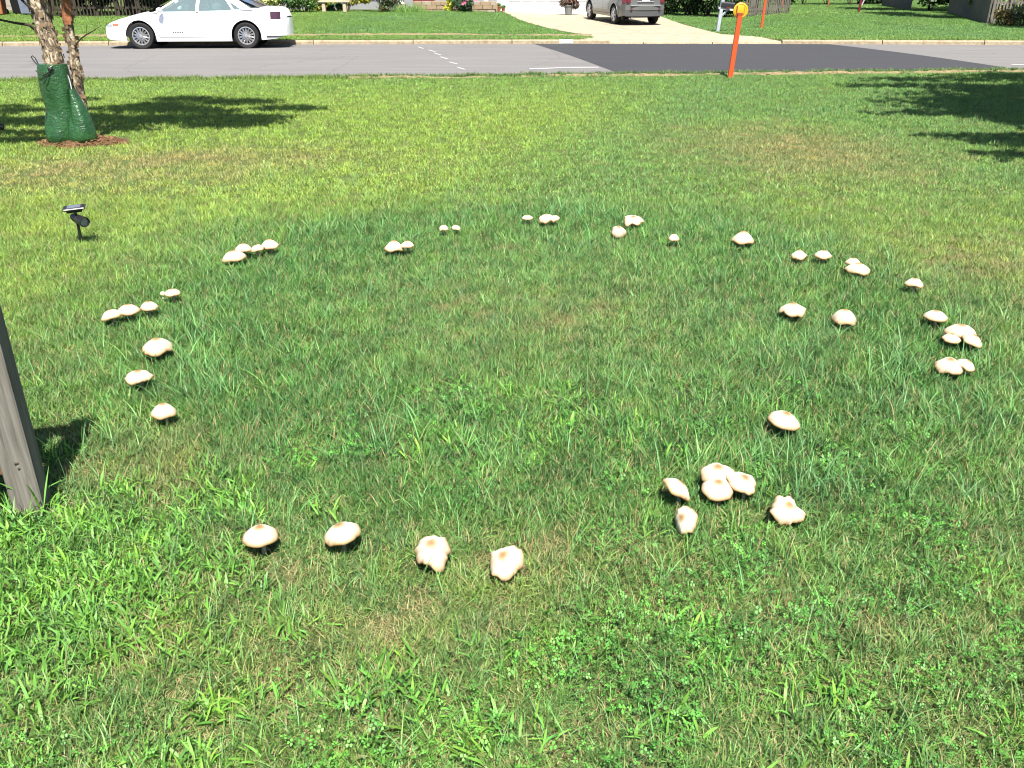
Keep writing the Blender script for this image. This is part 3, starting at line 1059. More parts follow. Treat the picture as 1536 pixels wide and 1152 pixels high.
G1 = 'mushrooms in the fairy ring'
MUSH = [
 # px, py, w, zc, label, kwargs
 (390, 798, 53, .10, 'smooth domed mushroom at the fence end of the front row', dict(hr=.33, wav=.03)),
 (511, 795, 57, .105, 'largest domed cream mushroom in the front row, rim tipped down to one side', dict(hr=.33, wav=.05, tilt=14, tdir=285)),
 (648, 822, 57, .10, 'lobed tan mushroom in the front row with a pleated drooping rim', dict(hr=.42, wav=.13, tilt=20, tdir=185)),
 (757, 838, 54, .09, 'cream mushroom in the front row tilted up with one broad raised lobe', dict(hr=.34, wav=.10, tilt=24, tdir=215, asp=1.1)),
 (1018, 729, 50, .095, 'oval mushroom leaning sideways just left of the tight trio of caps', dict(hr=.30, tilt=38, tdir=75, wav=.05, asp=1.0)),
 (1077, 706, 50, .115, 'rear cap of the overlapping trio with a brown centre spot', dict(hr=.30, tilt=10, tdir=200, wav=.06)),
 (1077, 729, 48, .09, 'front cap of the overlapping trio, smooth rounded dome', dict(hr=.34, tilt=12, tdir=180, wav=.03)),
 (1115, 720, 48, .10, 'right cap of the overlapping trio with a dark round centre', dict(hr=.26, tilt=22, tdir=130, wav=.08)),
 (1026, 778, 37, .085, 'narrow folded mushroom turned on edge below the trio', dict(hr=.36, tilt=48, tdir=235, wav=.08, asp=1.25)),
 (1182, 762, 46, .09, 'pointed mushroom with a peaked back lobe standing alone beside the trio', dict(hr=.36, tilt=26, tdir=175, wav=.14, asp=1.15)),
 (1178, 626, 48, .10, 'lone flattened cream mushroom between the trio and the pair inside the ring', dict(hr=.30, tilt=12, tdir=120, wav=.03)),
 (1189, 461, 38, .10, 'wavy rimmed cone mushroom inside the ring, beside the taller dome', dict(hr=.36, wav=.10, crack=1, p=1.5)),
 (1267, 473, 36, .10, 'tall rounded dome mushroom inside the ring, beside the wavy cone', dict(hr=.48, wav=.05, p=2.1)),
 (1404, 471, 35, .10, 'single smooth low dome just behind the triple clump at the ring edge', dict(hr=.30, wav=.02)),
 (1442, 493, 45, .12, 'rear and widest cap of the triple clump at the ring edge', dict(hr=.27, wav=.03)),
 (1428, 505, 29, .09, 'small left cap tucked under the triple clump', dict(hr=.30, wav=.05)),
 (1460, 507, 34, .095, 'right tilted cap of the triple clump with a dark split', dict(hr=.30, tilt=24, tdir=120, wav=.05, crack=1)),
 (1425, 545, 40, .095, 'larger lobed mushroom of the joined pair in front of the triple clump', dict(hr=.36, wav=.09, tilt=12, tdir=200)),
 (1451, 545, 28, .09, 'smaller mushroom of the joined pair in front of the triple clump', dict(hr=.34, tilt=22, tdir=120, wav=.05)),
 (1372, 422, 28, .10, 'single small dome between the stacked pair and the triple clump', dict(hr=.33, wav=.06)),
 (1280, 391, 23, .12, 'smaller rear cap of the stacked pair', dict(hr=.34, wav=.03)),
 (1287, 400, 37, .105, 'wide front cap of the stacked pair with a ragged rim', dict(hr=.31, wav=.06, crack=1, p=1.6)),
 (1235, 380, 26, .10, 'small smooth mushroom next to the bell shaped one', dict(hr=.34, wav=.03)),
 (1199, 380, 24, .10, 'small bell shaped mushroom with a pinched rim', dict(hr=.44, wav=.10, p=1.5)),
 (1115, 354, 35, .115, 'broad peaked white mushroom standing alone at the back of the ring', dict(hr=.42, wav=.04, p=1.45)),
 (1011, 355, 18, .10, 'smallest lone round mushroom at the back of the ring', dict(hr=.45, wav=.04)),
 (928, 345, 22, .09, 'tall upright cream mushroom below the ragged flat one', dict(hr=.55, wav=.08, tilt=28, tdir=180)),
 (950, 328, 27, .10, 'ragged flat mushroom with a torn side flap', dict(hr=.26, wav=.16, tilt=20, tdir=190, crack=1)),
 (820, 326, 23, .10, 'larger tan frilly mushroom of the joined back pair', dict(hr=.42, wav=.13)),
 (832, 326, 15, .095, 'smaller tan mushroom of the joined back pair', dict(hr=.42, wav=.10)),
 (791, 325, 18, .10, 'thin flat white mushroom left of the joined back pair', dict(hr=.24, wav=.03)),
 (666, 341, 14, .09, 'tiny mushroom with a split front near the dry stalk', dict(hr=.5, wav=.10, crack=1)),
 (684, 340, 15, .09, 'tiny pointed mushroom beside the dry stalk', dict(hr=.38, wav=.10, p=1.4)),
 (591, 367, 31, .10, 'larger peaked mushroom of the twin clump behind the dark grass', dict(hr=.40, wav=.06, p=1.5)),
 (611, 365, 21, .11, 'smaller mushroom of the twin clump behind the dark grass', dict(hr=.38, wav=.05, p=1.5)),
 (350, 382, 36, .095, 'largest front mushroom of the four in a slanting row', dict(hr=.33, wav=.03, tilt=6, tdir=270)),
 (365, 370, 26, .105, 'second mushroom of the slanting row of four, rear left', dict(hr=.34, wav=.04)),
 (385, 371, 21, .10, 'third and smallest mushroom of the slanting row of four', dict(hr=.36, wav=.04, tilt=14, tdir=270)),
 (404, 364, 28, .11, 'last mushroom of the slanting row of four, white and conical', dict(hr=.38, wav=.04, p=1.5)),
 (258, 437, 24, .10, 'flat tilted mushroom by a small broken bit, behind the row of three', dict(hr=.30, wav=.04)),
 (244, 439, 9, .08, 'tiny broken mushroom button beside the flat tilted one', dict(hr=.5, wav=.12)),
 (223, 457, 28, .10, 'separate right mushroom of the row of three', dict(hr=.33, wav=.05)),
 (192, 462, 33, .11, 'middle mushroom of the row of three, overlapping its neighbour', dict(hr=.33, wav=.03)),
 (166, 470, 33, .09, 'left mushroom of the row of three, tipped over sideways', dict(hr=.33, wav=.03, tilt=14, tdir=290)),
 (235, 516, 45, .105, 'big domed mushroom with a scalloped rim above the upturned one', dict(hr=.37, wav=.07, crack=2)),
 (207, 561, 41, .10, 'flat mushroom with upturned split side on the post side of the ring', dict(hr=.27, wav=.09, crack=1, p=1.5)),
 (245, 613, 38, .105, 'round smooth mushroom nearest the bare brown patch by the wooden post', dict(hr=.42, wav=.04)),
]
CAPS = []
for i, (px, py, wd, zc, lab, kw) in enumerate(MUSH):
    c, D = mushroom(px, py, wd, zc * .8, lab, G1, seed=i + 1, **kw)
    CAPS.append((c.x, c.y, D))
CAPS = np.array(CAPS)


def off_caps(x, y, m=.02):
    ok = np.ones(len(x), bool)
    for cx, cy, D in CAPS:
        ok &= np.hypot(x - cx, y - cy) > D / 2 + m
    return ok


# long dark blades in the lush ring, scattered elsewhere
x, y = sample(-5, 5, 1.1, 8.5, .062, lambda a, b: in_view(a, b, .4))
n1, n2, n3, ring, inside, yellow, dry = F = fields(x, y)
cl = smooth(.48, .68, fbm(x * 2.6 + 9, y * 2.6, 3))
k = (rng.random(len(x)) < (.10 + .55 * ring * cl + .16 * inside * cl + .12 * smooth(3, 1.8, y)) * (1 - .6 * dry)) & off_caps(x, y, .05)
T = (tints(x, y, F) * .45 + np.array((.10, .215, .08)) * .6) * (.85 + .45 * rng.random(len(x)))[:, None]
scatter('tall_grass', np.stack([x, y, 0 * x], 1)[k], (rng.random(len(x)) * TWO_PI)[k], ((.6 + .5 * rng.random(len(x))) * (.8 + .35 * ring))[k], rng.integers(0, 6, len(x))[k], T[k], longt,
        'longer blue green grass blades in the lush ring', 'grass')
# broad leaved crabgrass by the fence post and in patches
x, y = sample(-3, 3, 1.05, 4.2, .05, lambda a, b: in_view(a, b, .4))
pc = (patch(x, y, 40, 870, .48, .36) * 4.5 + .4 * patch(x, y, 300, 1040, .4, .2) + .4 * patch(x, y, 620, 1120, .4, .16) + .35 * patch(x, y, 1350, 1110, .4, .16)
      + .25 * patch(x, y, 900, 640, .6, .4) + .2 * patch(x, y, 1000, 1010, .5, .25))
k = (rng.random(len(x)) < .55 * pc * (.4 + .9 * fbm(x * 3, y * 3, 3))) & off_caps(x, y, .02)
T = np.array((.098, .232, .037)) * (.8 + .45 * rng.random(len(x)))[:, None]
scatter('crabgrass', np.stack([x, y, 0 * x + .012], 1)[k], (rng.random(len(x)) * TWO_PI)[k], (.75 + .45 * rng.random(len(x)))[k], rng.integers(0, 6, len(x))[k], T[k], crab,
        'broad leaved bright green crabgrass in front of the wooden post', 'grass')
# clover
x, y = sample(-3, 3.4, 1.05, 4.6, .10, lambda a, b: in_view(a, b, .4))
pc = (1.0 * patch(x, y, 1230, 980, .75, .42) + .7 * patch(x, y, 1080, 860, .6, .35) + .7 * patch(x, y, 1430, 850, .5, .5) + .6 * patch(x, y, 1330, 720, .5, .5) + .35 * patch(x, y, 620, 640, .5, .4)
      + .45 * patch(x, y, 780, 700, .5, .3) + .6 * patch(x, y, 700, 1080, .6, .25) + .35 * patch(x, y, 480, 1120, .5, .2))
k = (rng.random(len(x)) < .5 * np.minimum(pc, 1) * (.15 + 1.0 * smooth(.35, .65, fbm(x * 3 + 5, y * 3, 3)))) & off_caps(x, y, .03)
T = np.array((.070, .200, .034)) * (.75 + .5 * rng.random(len(x)))[:, None]
scatter('clover', np.stack([x, y, 0 * x], 1)[k], (rng.random(len(x)) * TWO_PI)[k], (.8 + .5 * rng.random(len(x)))[k], rng.integers(0, 5, len(x))[k], T[k], clov,
        'small leaved clover mixed into the near right lawn', 'clover')
# two dry seed stalks at the back of the ring
for (px, py0, lab) in ((689, 334, 'dry brown seed stalk behind the tiny pointed mushroom'), (747, 332, 'dry brown seed stalk standing alone left of the thin flat mushroom')):
    b = at(px, py0, 0)
    e = empty('seed_stalk', b, 0, lab, 'stalk', 'dry seed stalks')
    MB().tube([(0, 0, 0), (.003, .002, .05), (-.004, .003, .10), (-.003, .004, .135)], [.0028, .0026, .0022, .0018], 6).build('stalk', M['bark_curl'], e)
    MB().lathe([(.002, 0), (.006, .006), (.006, .016), (.002, .024)], 8, Matrix.Translation((-.003, .004, .13))).build('seed_head', M['straw'], e)

# ------------------------------------------------------------------ wooden fence at the left edge
pb = at(51, 765, 0.0)
fr = empty('wooden_fence', (pb.x, pb.y, 0), R(12), 'weathered grey wooden fence post and rails at the near lawn edge', 'fence')
mb = MB(); mb.box((0, 0, .55), (.098, .092, 1.12), bev=.005); mb.build('post', M['wood'], fr)
for zz, mt in ((.20, 'wood_brown'), (.62, 'wood'), (1.0, 'wood')):
    MB().box((-.79, .012, zz), (1.48, .045, .10), bev=.006).build('rail', M[mt], fr)
for k in range(9):
    MB().box((-.155 - k * .155, -.021, .50), (.135, .02, .98), bev=.003).build('board', M['wood'], fr)
for zz in (.19, .21, .62, .64):
    MB().tube([(.01 + random.uniform(-.02, .02), -.0475, zz), (.01, -.044, zz)], .004, 8).build('nail', M['bark'], fr)

# weeds at the foot of the post
g = np.random.default_rng(77)
V, Fc, C = blades(34, .10, (.09, .22), (.006, .011), .55, .75, 5, 0, seed=301, wide_mid=True, bright=.15)
C[:, :3] *= np.array((.13, .27, .05))
wd_ = link('weed_tuft', np_mesh('weed_tuft', V, Fc, M['leaf'], C), None, (pb.x + .0, pb.y - .10, 0))
tag(wd_, 'tuft of long bright green weeds at the foot of the wooden post', 'weed')

# ------------------------------------------------------------------ solar spotlights
def spotlight(pos, label, yaw):
    r = empty('solar_spotlight', pos, 0, label, 'garden light', 'solar spotlights in the lawn')
    MB().tube([(0, 0, -.05), (0, 0, .02), (.002, 0, .14), (.002, 0, .165)], [.004, .010, .0105, .0105], 12).build('stake', M['black_plastic'], r, True)
    Mx = Matrix.Translation((.012, 0, .178)) @ Matrix.Rotation(yaw, 4, 'Z') @ Matrix.Rotation(R(98), 4, 'Y')
    h = MB().lathe([(.006, -.062), (.024, -.06), (.026, -.05), (.027, -.01), (.031, .0), (.034, .055), (.036, .072), (.035, .078), (.031, .078), (.029, .062), (.01, .060)], 24, Mx).build('lamp_head', M['black_plastic'], r, True)
    MB().lathe([(.001, .0625), (.028, .0625), (.028, .0645), (.001, .0655)], 20, Mx).build('lens', M['clear_lens'], h, True)
    for k in range(6):
        a = k * math.pi / 3
        p0 = Mx @ Vector((.0275 * math.cos(a), .0275 * math.sin(a), -.035)); p1 = Mx @ Vector((.034 * math.cos(a), .034 * math.sin(a), .05))
        MB().tube([p0, p1], .0022, 6).build('rib', M['black_plastic'], h)
    MB().tube([(.002, 0, .195), (.002, 0, .245)], .0085, 10).build('neck', M['black_plastic'], r, True)
    tl = Euler((R(5), R(-3), R(20)))
    p = MB().box((.0, 0, .256), (.142, .095, .014), tl, bev=.005).build('solar_panel', M['black_plastic'], r)
    MB().box((.0, 0, .242), (.095, .06, .022), tl, taper=1.1).build('panel_housing', M['black_plastic'], r)
    q = tl.to_matrix() @ Vector((0, 0, .009))
    MB().box((q.x, q.y, .256 + q.z), (.085, .065, .003), tl).build('solar_cell', M['panel_blue'], p)
    return r


s0 = at(123, 367, 0)
spotlight((s0.x, s0.y, 0), 'black solar spotlight on a stake standing in open grass', R(-35))
s1 = at(-2, 214, 0)
spotlight((s1.x, s1.y, 0), 'black solar spotlight in the shade of the birch', R(20))

# ------------------------------------------------------------------ orange marker posts
def marker(pos, label, lean, scale=1.0, disc='yellow', broken=False):
    r = empty('marker_post', pos, 0, label, 'marker post', 'orange marker posts')
    e = Euler((0, R(lean), 0))
    q = lambda v: e.to_matrix() @ Vector(v)
    MB().box(q((0, 0, .52 * scale)), (.088, .05, 1.10 * scale), e, bev=.006).build('post', M['orange'], r)
    MB().box(q((0, 0, .52 * scale + .575 * scale)), (.092, .054, .04), e, bev=.004).build('cap', M['orange_dark'], r)
    c = q((.012, .05, 1.15 * scale))
    Mx = Matrix.Translation(c) @ Matrix.Rotation(R(90), 4, 'X')
    d = MB().lathe([(.001, -.010), (.125, -.010), (.135, -.004), (.135, .004), (.125, .010), (.001, .010)], 40, Mx).build('disc', M[disc], r, True)
    MB().lathe([(.104, -.012), (.112, -.015), (.118, -.012), (.112, -.009)], 40, Mx @ Matrix.Translation((0, 0, .024)), close=True).build('disc_rim', M[disc], d, True)
    MB().box(q((-.062, .034, 1.13 * scale)), (.02, .03, .19), e, bev=.003).build('bracket', M['orange_dark'], r)
    MB().box(q((.075, .037, 1.16 * scale)), (.006, .006, .15), e).build('rib', M['orange_dark'], d)
    for k in range(5):
        a = R(50 + 20 * k)
        MB().box(c + Vector((.138 * math.cos(a), 0, .138 * math.sin(a))), (.014, .012, .02), Euler((0, math.pi / 2 - a, 0))).build('tab', M['orange_dark'], d)
    return r


p = at(1095, 117, 0); marker((p.x, p.y, 0), 'leaning orange post with a yellow disc at the edge of the near lawn', 3.5)
p = at(1142, 43, .01); marker((p.x, p.y, float(far_z(p.x, p.y))), 'orange post with a round top standing behind the far kerb', 2.5, 1.0, 'orange')
p = at(1173, 11, .25); marker((p.x, p.y, float(far_z(p.x, p.y))), 'distant orange and yellow post at the back of the side yard', 0, 1.0, 'yellow')


# ------------------------------------------------------------------ foliage helpers
def leaf_cloud(name, blobs, n, size, col, seed, mat=None, var=.35, flat=0.0, shell=.55, alt=None, altp=0.0):
    """n leaves through a set of ellipsoid clumps (cx,cy,cz,rx,ry,rz)"""
    g = np.random.default_rng(seed)
    B = np.array(blobs, float)
    vol = (B[:, 3] * B[:, 4] * B[:, 5]) ** (2 / 3)
    which = g.choice(len(B), n, p=vol / vol.sum())
    d = g.normal(size=(n, 3)); d /= np.linalg.norm(d, axis=1)[:, None]
    rr = shell + (1 - shell) * g.random(n) ** .6
    rr *= 1 + .12 * g.normal(size=n)
    P = B[which, :3] + d * rr[:, None] * B[which, 3:]
    nrm = d * (1 - flat) + g.normal(size=(n, 3)) * .75
    nrm[:, 2] += flat + .35
    nrm /= np.linalg.norm(nrm, axis=1)[:, None]
    t = np.cross(nrm, g.normal(size=(n, 3))); t /= np.linalg.norm(t, axis=1)[:, None] + 1e-9
    b = np.cross(nrm, t)
    s = size * (.6 + .8 * g.random(n))[:, None]
    V = np.stack([P - t * s, P - b * s * .48 + nrm * s * .12 , P + t * s, P + b * s * .48 + nrm * s * .12], 1).reshape(-1, 3)
    F = np.arange(4 * n).reshape(-1, 4)
    br = np.clip(g.normal(1, var, n), .35, 1.9)
    base = np.repeat(np.array(col)[None], n, 0)
    if alt is not None:
        base[g.random(n) < altp] = alt
    c = base * br[:, None] * (1 + g.normal(0, .1, (n, 3)))
    C = np.repeat(np.concatenate([np.clip(c, 0.004, 1), np.ones((n, 1))], 1)[:, None], 4, 1).reshape(-1, 4)
    return np_mesh(name, V, [F], mat or M['leaf'], C)


def clumps(g, n, c, rad, sub):
    """n sub-blobs filling an ellipsoid"""
    out = []
    for _ in range(n):
        while True:
            d = Vector((g.uniform(-1, 1), g.uniform(-1, 1), g.uniform(-1, 1)))
            if d.length < 1: break
        s = sub * g.uniform(.7, 1.35)
        out.append((c[0] + d.x * (rad[0] - s * .5), c[1] + d.y * (rad[1] - s * .5), c[2] + d.z * (rad[2] - s * .4), s, s, s * .8))
    return out


def shrub(name, pos, rad, label, col, n=1500, leaf=.05, cat='shrub', seed=1, alt=None, altp=0., sub=None, group=None, nb=9):
    """foliage mass standing on the ground at pos; rad = half extents"""
    g = random.Random(seed)
    r = empty(name, pos, 0, label, cat, group)
    bl = clumps(g, nb, (0, 0, rad[2]), rad, sub or min(rad) * .55)
    bl = [(a, b, max(c, f * .75), d, e, f) for a, b, c, d, e, f in bl]
    link('foliage', leaf_cloud('foliage', bl, n, leaf, col, seed, alt=alt, altp=altp, shell=.35), r)
    mb = MB()
    for k in range(6):
        a = g.random() * 6.28
        mb.tube([(0.04 * math.cos(a), .04 * math.sin(a), -.03), (rad[0] * .3 * math.cos(a), rad[1] * .3 * math.sin(a), rad[2] * .7), (rad[0] * .55 * math.cos(a), rad[1] * .55 * math.sin(a), rad[2] * 1.3)], [.02, .013, .006], 6)
    mb.build('stem', M['bark'], r)
    return r


def tree(name, pos, h, trunk_r, crown_c, crown_r, label, col, n=7000, leaf=.09, seed=1, nb=22, sub=None, cat='tree', bark='bark', lean=(0, 0), fans=()):
    g = random.Random(seed)
    r = empty(name, pos, 0, label, cat)
    mb = MB()
    top = Vector((lean[0], lean[1], h * .8))
    pts = [Vector((0, 0, -.1)), Vector((lean[0] * .1, lean[1] * .1, h * .15)), Vector((lean[0] * .35 + .05, lean[1] * .35, h * .4)), top]
    mb.tube(pts, [trunk_r * 1.25, trunk_r, trunk_r * .75, trunk_r * .25], 14)
    for k in range(9):
        a = k * 2.4 + g.random(); s = g.uniform(.35, .75)
        p0 = pts[1].lerp(top, s)
        L = crown_r[0] * g.uniform(.6, .95)
        p1 = p0 + Vector((math.cos(a) * L * .5, math.sin(a) * L * .5, L * .35)); p2 = p0 + Vector((math.cos(a) * L, math.sin(a) * L, L * .55))
        mb.tube([p0, p1, p2], [trunk_r * .4, trunk_r * .25, trunk_r * .08], 7)
    mb.build('trunk', M[bark], r, True)
    bl = clumps(g, nb, crown_c, crown_r, sub or min(crown_r) * .42)
    bl = bl + [f for f in fans]
    link('crown', leaf_cloud('crown', bl, n, leaf, col, seed, shell=.3), r)
    return r


# ------------------------------------------------------------------ river birch with two watering bags
base = at(112, 208, .05)
BX, BY = base.x, base.y
mr = empty('mulch_mound', (BX + .07, BY, 0), 0, 'low mound of brown bark mulch round the birch', 'mulch')
g = random.Random(4)
mb = MB(); S, N = 40, 8
mb.v.append((0, 0, .085))
for i in range(1, N + 1):
    for k in range(S):
        a = 6.2832 * k / S; q = i / N
        rr = q * (.50 + .05 * math.sin(3 * a + 1) + .03 * math.sin(7 * a))
        mb.v.append((rr * math.cos(a), rr * .66 * math.sin(a), .085 * (1 - q ** 1.7) - .012 * (q > .95) + g.uniform(-.006, .006)))
mb.f += [(0, 1 + k, 1 + (k + 1) % S) for k in range(S)]
mb.f += [(1 + i * S + k, 1 + i * S + S + k, 1 + i * S + S + (k + 1) % S, 1 + i * S + (k + 1) % S) for i in range(N - 1) for k in range(S)]
mb.build('mound', M['mulch'], mr, True)
mb = MB()
for _ in range(420):
    a = g.random() * 6.28; q = math.sqrt(g.random()) * 1.05
    x_, y_ = q * .5 * math.cos(a), q * .33 * math.sin(a)
    mb.box((x_, y_, .088 * max(0, 1 - q ** 1.7) + .008), (g.uniform(.02, .06), g.uniform(.008, .018), .006), Euler((g.uniform(-.4, .4), g.uniform(-.4, .4), g.random() * 6.28)))
ch = mb.build('bark_chips', M['chip'], mr); ch['kind'] = 'stuff'

br = empty('birch_tree', (BX, BY, 0), 0, 'two stemmed river birch with peeling bark growing from the mulch mound', 'tree')


def rough_trunk(pts, rad, seed, n=16, sub=6):
    """tapered stem with flaky uneven surface"""
    g = random.Random(seed)
    P, Rr = [], []
    for (a, b), (ra, rb) in zip(zip(pts[:-1], pts[1:]), zip(rad[:-1], rad[1:])):
        for k in range(sub):
            s = k / sub
            P.append(Vector(a).lerp(Vector(b), s) + Vector((g.uniform(-1, 1), g.uniform(-1, 1), 0)) * ra * .07)
            Rr.append((ra + (rb - ra) * s) * g.uniform(.93, 1.07))
    P.append(Vector(pts[-1])); Rr.append(rad[-1])
    mb = MB().tube(P, Rr, n)
    mb.v = [tuple(Vector(q) + Vector((g.uniform(-1, 1), g.uniform(-1, 1), 0)) * .005) for q in mb.v]
    return mb, P, Rr


def curls(parent, P, Rr, count, seed, zmin=.0, zmax=3):
    g = random.Random(seed)
    mb = None
    meshes = []
    for _ in range(count):
        mb = MB()
        i = g.randrange(len(P) - 1)
        c, r = P[i].lerp(P[i + 1], g.random()), Rr[i]
        if not zmin < c.z < zmax: continue
        a = g.random() * 6.28; w = g.uniform(.015, .045); h = g.uniform(.02, .05); lift = g.uniform(.008, .028)
        pts = []
        for s in (-1, 1):
            for q, k in ((0, .0), (.55, .5), (1, 1.0)):
                aa = a + s * h / (2 * r) * .6
                rr = r + .002 + lift * k ** 2
                pts.append((c.x + rr * math.cos(a + (q - .5) * w / r) , c.y + rr * math.sin(a + (q - .5) * w / r), c.z + s * h / 2))
        mb.add(pts, [(0, 1, 4, 3), (1, 2, 5, 4)])
        mb.build('bark_curl', M['bark_curl'], parent)


t1 = [(-.005, 0, -.05), (-.035, .0, .7), (-.06, .0, 1.05), (-.09, .01, 1.35), (-.11, .02, 1.7), (-.16, .04, 2.6), (-.10, .10, 4.2), (0, .1, 6.0)]
mb, P1, R1 = rough_trunk(t1, [.115, .095, .088, .085, .078, .062, .04, .012], 3)
tr1 = mb.build('trunk', M['birch'], br, True)
curls(tr1, P1, R1, 240, 5, .7, 1.6)
t2 = [(.10, .10, -.05), (.115, .10, .55), (.135, .09, 1.0), (.15, .08, 1.4), (.19, .07, 2.2), (.34, .05, 3.6), (.5, 0, 5.2)]
mb, P2, R2 = rough_trunk(t2, [.06, .05, .046, .045, .04, .03, .01], 8)
tr2 = mb.build('trunk', M['birch'], br, True)
curls(tr2, P2, R2, 220, 6, .4, 1.6)
mb = MB()
for k in range(7):
    z0 = 1.22 + k * .032
    c = Vector((.149, .078, z0)); a0 = -2.3 + .14 * k
    pts = [(c.x + rr * math.cos(a0 + q), c.y + rr * math.sin(a0 + q), z0 + dz) for dz in (0, .075) for q, rr in ((0, .049), (.5, .056), (1.0, .052), (1.6, .066))]
    mb.add(pts, [(0, 1, 5, 4), (1, 2, 6, 5), (2, 3, 7, 6)])
mb.build('peeling_bark', M['bark_peel'], tr2)
# fork of the main stem
mb, P3, R3 = rough_trunk([(-.055, 0, 1.12), (-.10, -.01, 1.32), (-.20, -.02, 1.7), (-.5, -.1, 2.8), (-.8, -.1, 4.4)], [.06, .052, .045, .03, .01], 12)
mb.build('limb', M['birch'], br, True)


def limb(pts, rad, name='branch'):
    return MB().tube(pts, rad, 8).build(name, M['bark'], br, True)


limb([(-.09, 0, 1.10), (-.22, -.02, 1.22), (-.36, -.03, 1.24), (-.58, -.06, 1.29), (-.85, -.10, 1.33), (-1.15, -.15, 1.36)], [.02, .016, .012, .010, .007, .003])
limb([(-.09, -.02, 1.02), (-.13, -.03, 1.10), (-.17, -.03, 1.19), (-.20, -.04, 1.22)], [.013, .011, .010, .008])
limb([(.17, .07, .98), (.19, .06, 1.02), (.26, .05, 1.08), (.33, .04, 1.12), (.42, .03, 1.16), (.50, .02, 1.2)], [.012, .010, .008, .007, .005, .003])
limb([(.33, .04, 1.12), (.345, .04, 1.17), (.36, .04, 1.22)], [.004, .003, .002])
limb([(-.07, -.04, 1.28), (-.14, -.10, 1.40), (-.25, -.16, 1.55), (-.6, -.3, 1.8)], [.016, .014, .011, .005])
limb([(-.02, .02, 1.25), (.03, .0, 1.38), (.06, -.04, 1.6)], [.016, .014, .01])
g = random.Random(31)
BC = []
for k in range(34):
    a = g.random() * 6.28; zz = g.uniform(2.0, 5.4)
    q = 1 - abs((zz - 3.5) / 3.4) ** 2
    rr = math.sqrt(g.random()) * 2.2 * max(.3, q)
    s_ = g.uniform(.28, .62)
    BC.append((rr * math.cos(a) * 1.3 - .2, rr * math.sin(a) * .8, zz, s_ * 1.3, s_ * .7, s_ * .6))
BC = [b for b in BC if abs(b[0] - .10 * (b[2] - .3) - .08) > .55 + b[3] * .5 or abs(b[1] + .57 * (b[2] - .35)) > .45 + b[4] * .5]
for k in range(min(22, len(BC))):
    b = BC[k]
    src = P1[min(len(P1) - 1, 24 + int(b[2] * 2.2))]
    limb([src, Vector(src).lerp(Vector(b[:3]), .5) + Vector((0, 0, .15)), b[:3]], [.02, .013, .004])
BC += [(-.95, -.12, 1.56, .28, .2, .12), (-.5, -.25, 1.72, .35, .25, .16), (.72, .0, 1.56, .10, .08, .07)]
link('crown', leaf_cloud('crown', BC, 24000, .06, (.05, .12, .025), 17, shell=.15), br)

# watering bags
def bag(name, label, prof, pos, seed, sy=.75):
    """soft bag: rings of (z, left, right, depth)"""
    g = random.Random(seed)
    r = empty(name, pos, 0, label, 'watering bag', 'green watering bags on the birch')
    mb = MB(); n = 36
    ph = [g.random() * 6 for _ in range(5)]
    zs = np.linspace(prof[0][0], prof[-1][0], 22)
    for z in zs:
        l = np.interp(z, [p[0] for p in prof], [p[1] for p in prof]); rt = np.interp(z, [p[0] for p in prof], [p[2] for p in prof]); d = np.interp(z, [p[0] for p in prof], [p[3] for p in prof])
        cx = (l + rt) / 2; hw = (rt - l) / 2
        for k in range(n):
            a = 6.2832 * k / n
            f = 1 + .05 * math.sin(3 * a + ph[0] + 6 * z) + .035 * math.sin(5 * a + ph[1] - 9 * z) + .025 * math.sin(9 * a + ph[2] + 14 * z)
            mb.v.append((cx + hw * f * math.cos(a), d * f * math.sin(a), z))
    m = len(zs)
    mb.f += [(i * n + k, i * n + (k + 1) % n, i * n + n + (k + 1) % n, i * n + n + k) for i in range(m - 1) for k in range(n)]
    mb.f.append(tuple(reversed(range(n)))); mb.f.append(tuple((m - 1) * n + k for k in range(n)))
    b = mb.build('bag', M['bag'], r, True)
    return r, b


r1, b1 = bag('watering_bag', 'tall dark green watering bag laced round the main birch stem',
             [(.0, -.25, .10, .17), (.05, -.265, .12, .19), (.20, -.235, .12, .17), (.33, -.20, .11, .145), (.5, -.215, .11, .145), (.68, -.22, .105, .14), (.76, -.21, .10, .13), (.80, -.20, .095, .12)],
             (BX, BY - .05, .035), 3)
MB().tube([(-.20, .0, .78), (-.235, -.005, .83), (-.255, -.005, .87), (-.24, -.005, .885), (-.215, -.004, .86), (-.195, 0, .79)], .006, 8).build('loop_handle', M['black_strap'], r1, True)
MB().tube([(-.17, -.135, .745), (-.09, -.16, .70), (-.02, -.16, .735), (.02, -.14, .79)], .007, 8).build('strap', M['black_strap'], r1, True)
MB().tube([(-.02, -.16, .735), (-.06, -.175, .66), (-.10, -.17, .62)], .005, 8).build('strap', M['black_strap'], r1, True)
MB().box((-.01, -.15, .765), (.05, .03, .035), Euler((0, .4, 0)), bev=.008).build('knot', M['black_strap'], r1)
r2, b2 = bag('watering_bag', 'glossy triangular green watering bag leaning on the thinner birch stem',
             [(.0, -.10, .17, .13), (.04, -.115, .19, .15), (.13, -.10, .185, .14), (.25, -.055, .155, .115), (.38, -.03, .115, .085), (.48, -.012, .075, .06), (.55, -.005, .045, .045)],
             (BX + .10, BY - .085, .035), 9)
MB().tube([(.02, 0, .54), (.01, .02, .60), (.0, .03, .66), (-.015, .03, .71)], .006, 8).build('strap', M['post_white'], r2, True)

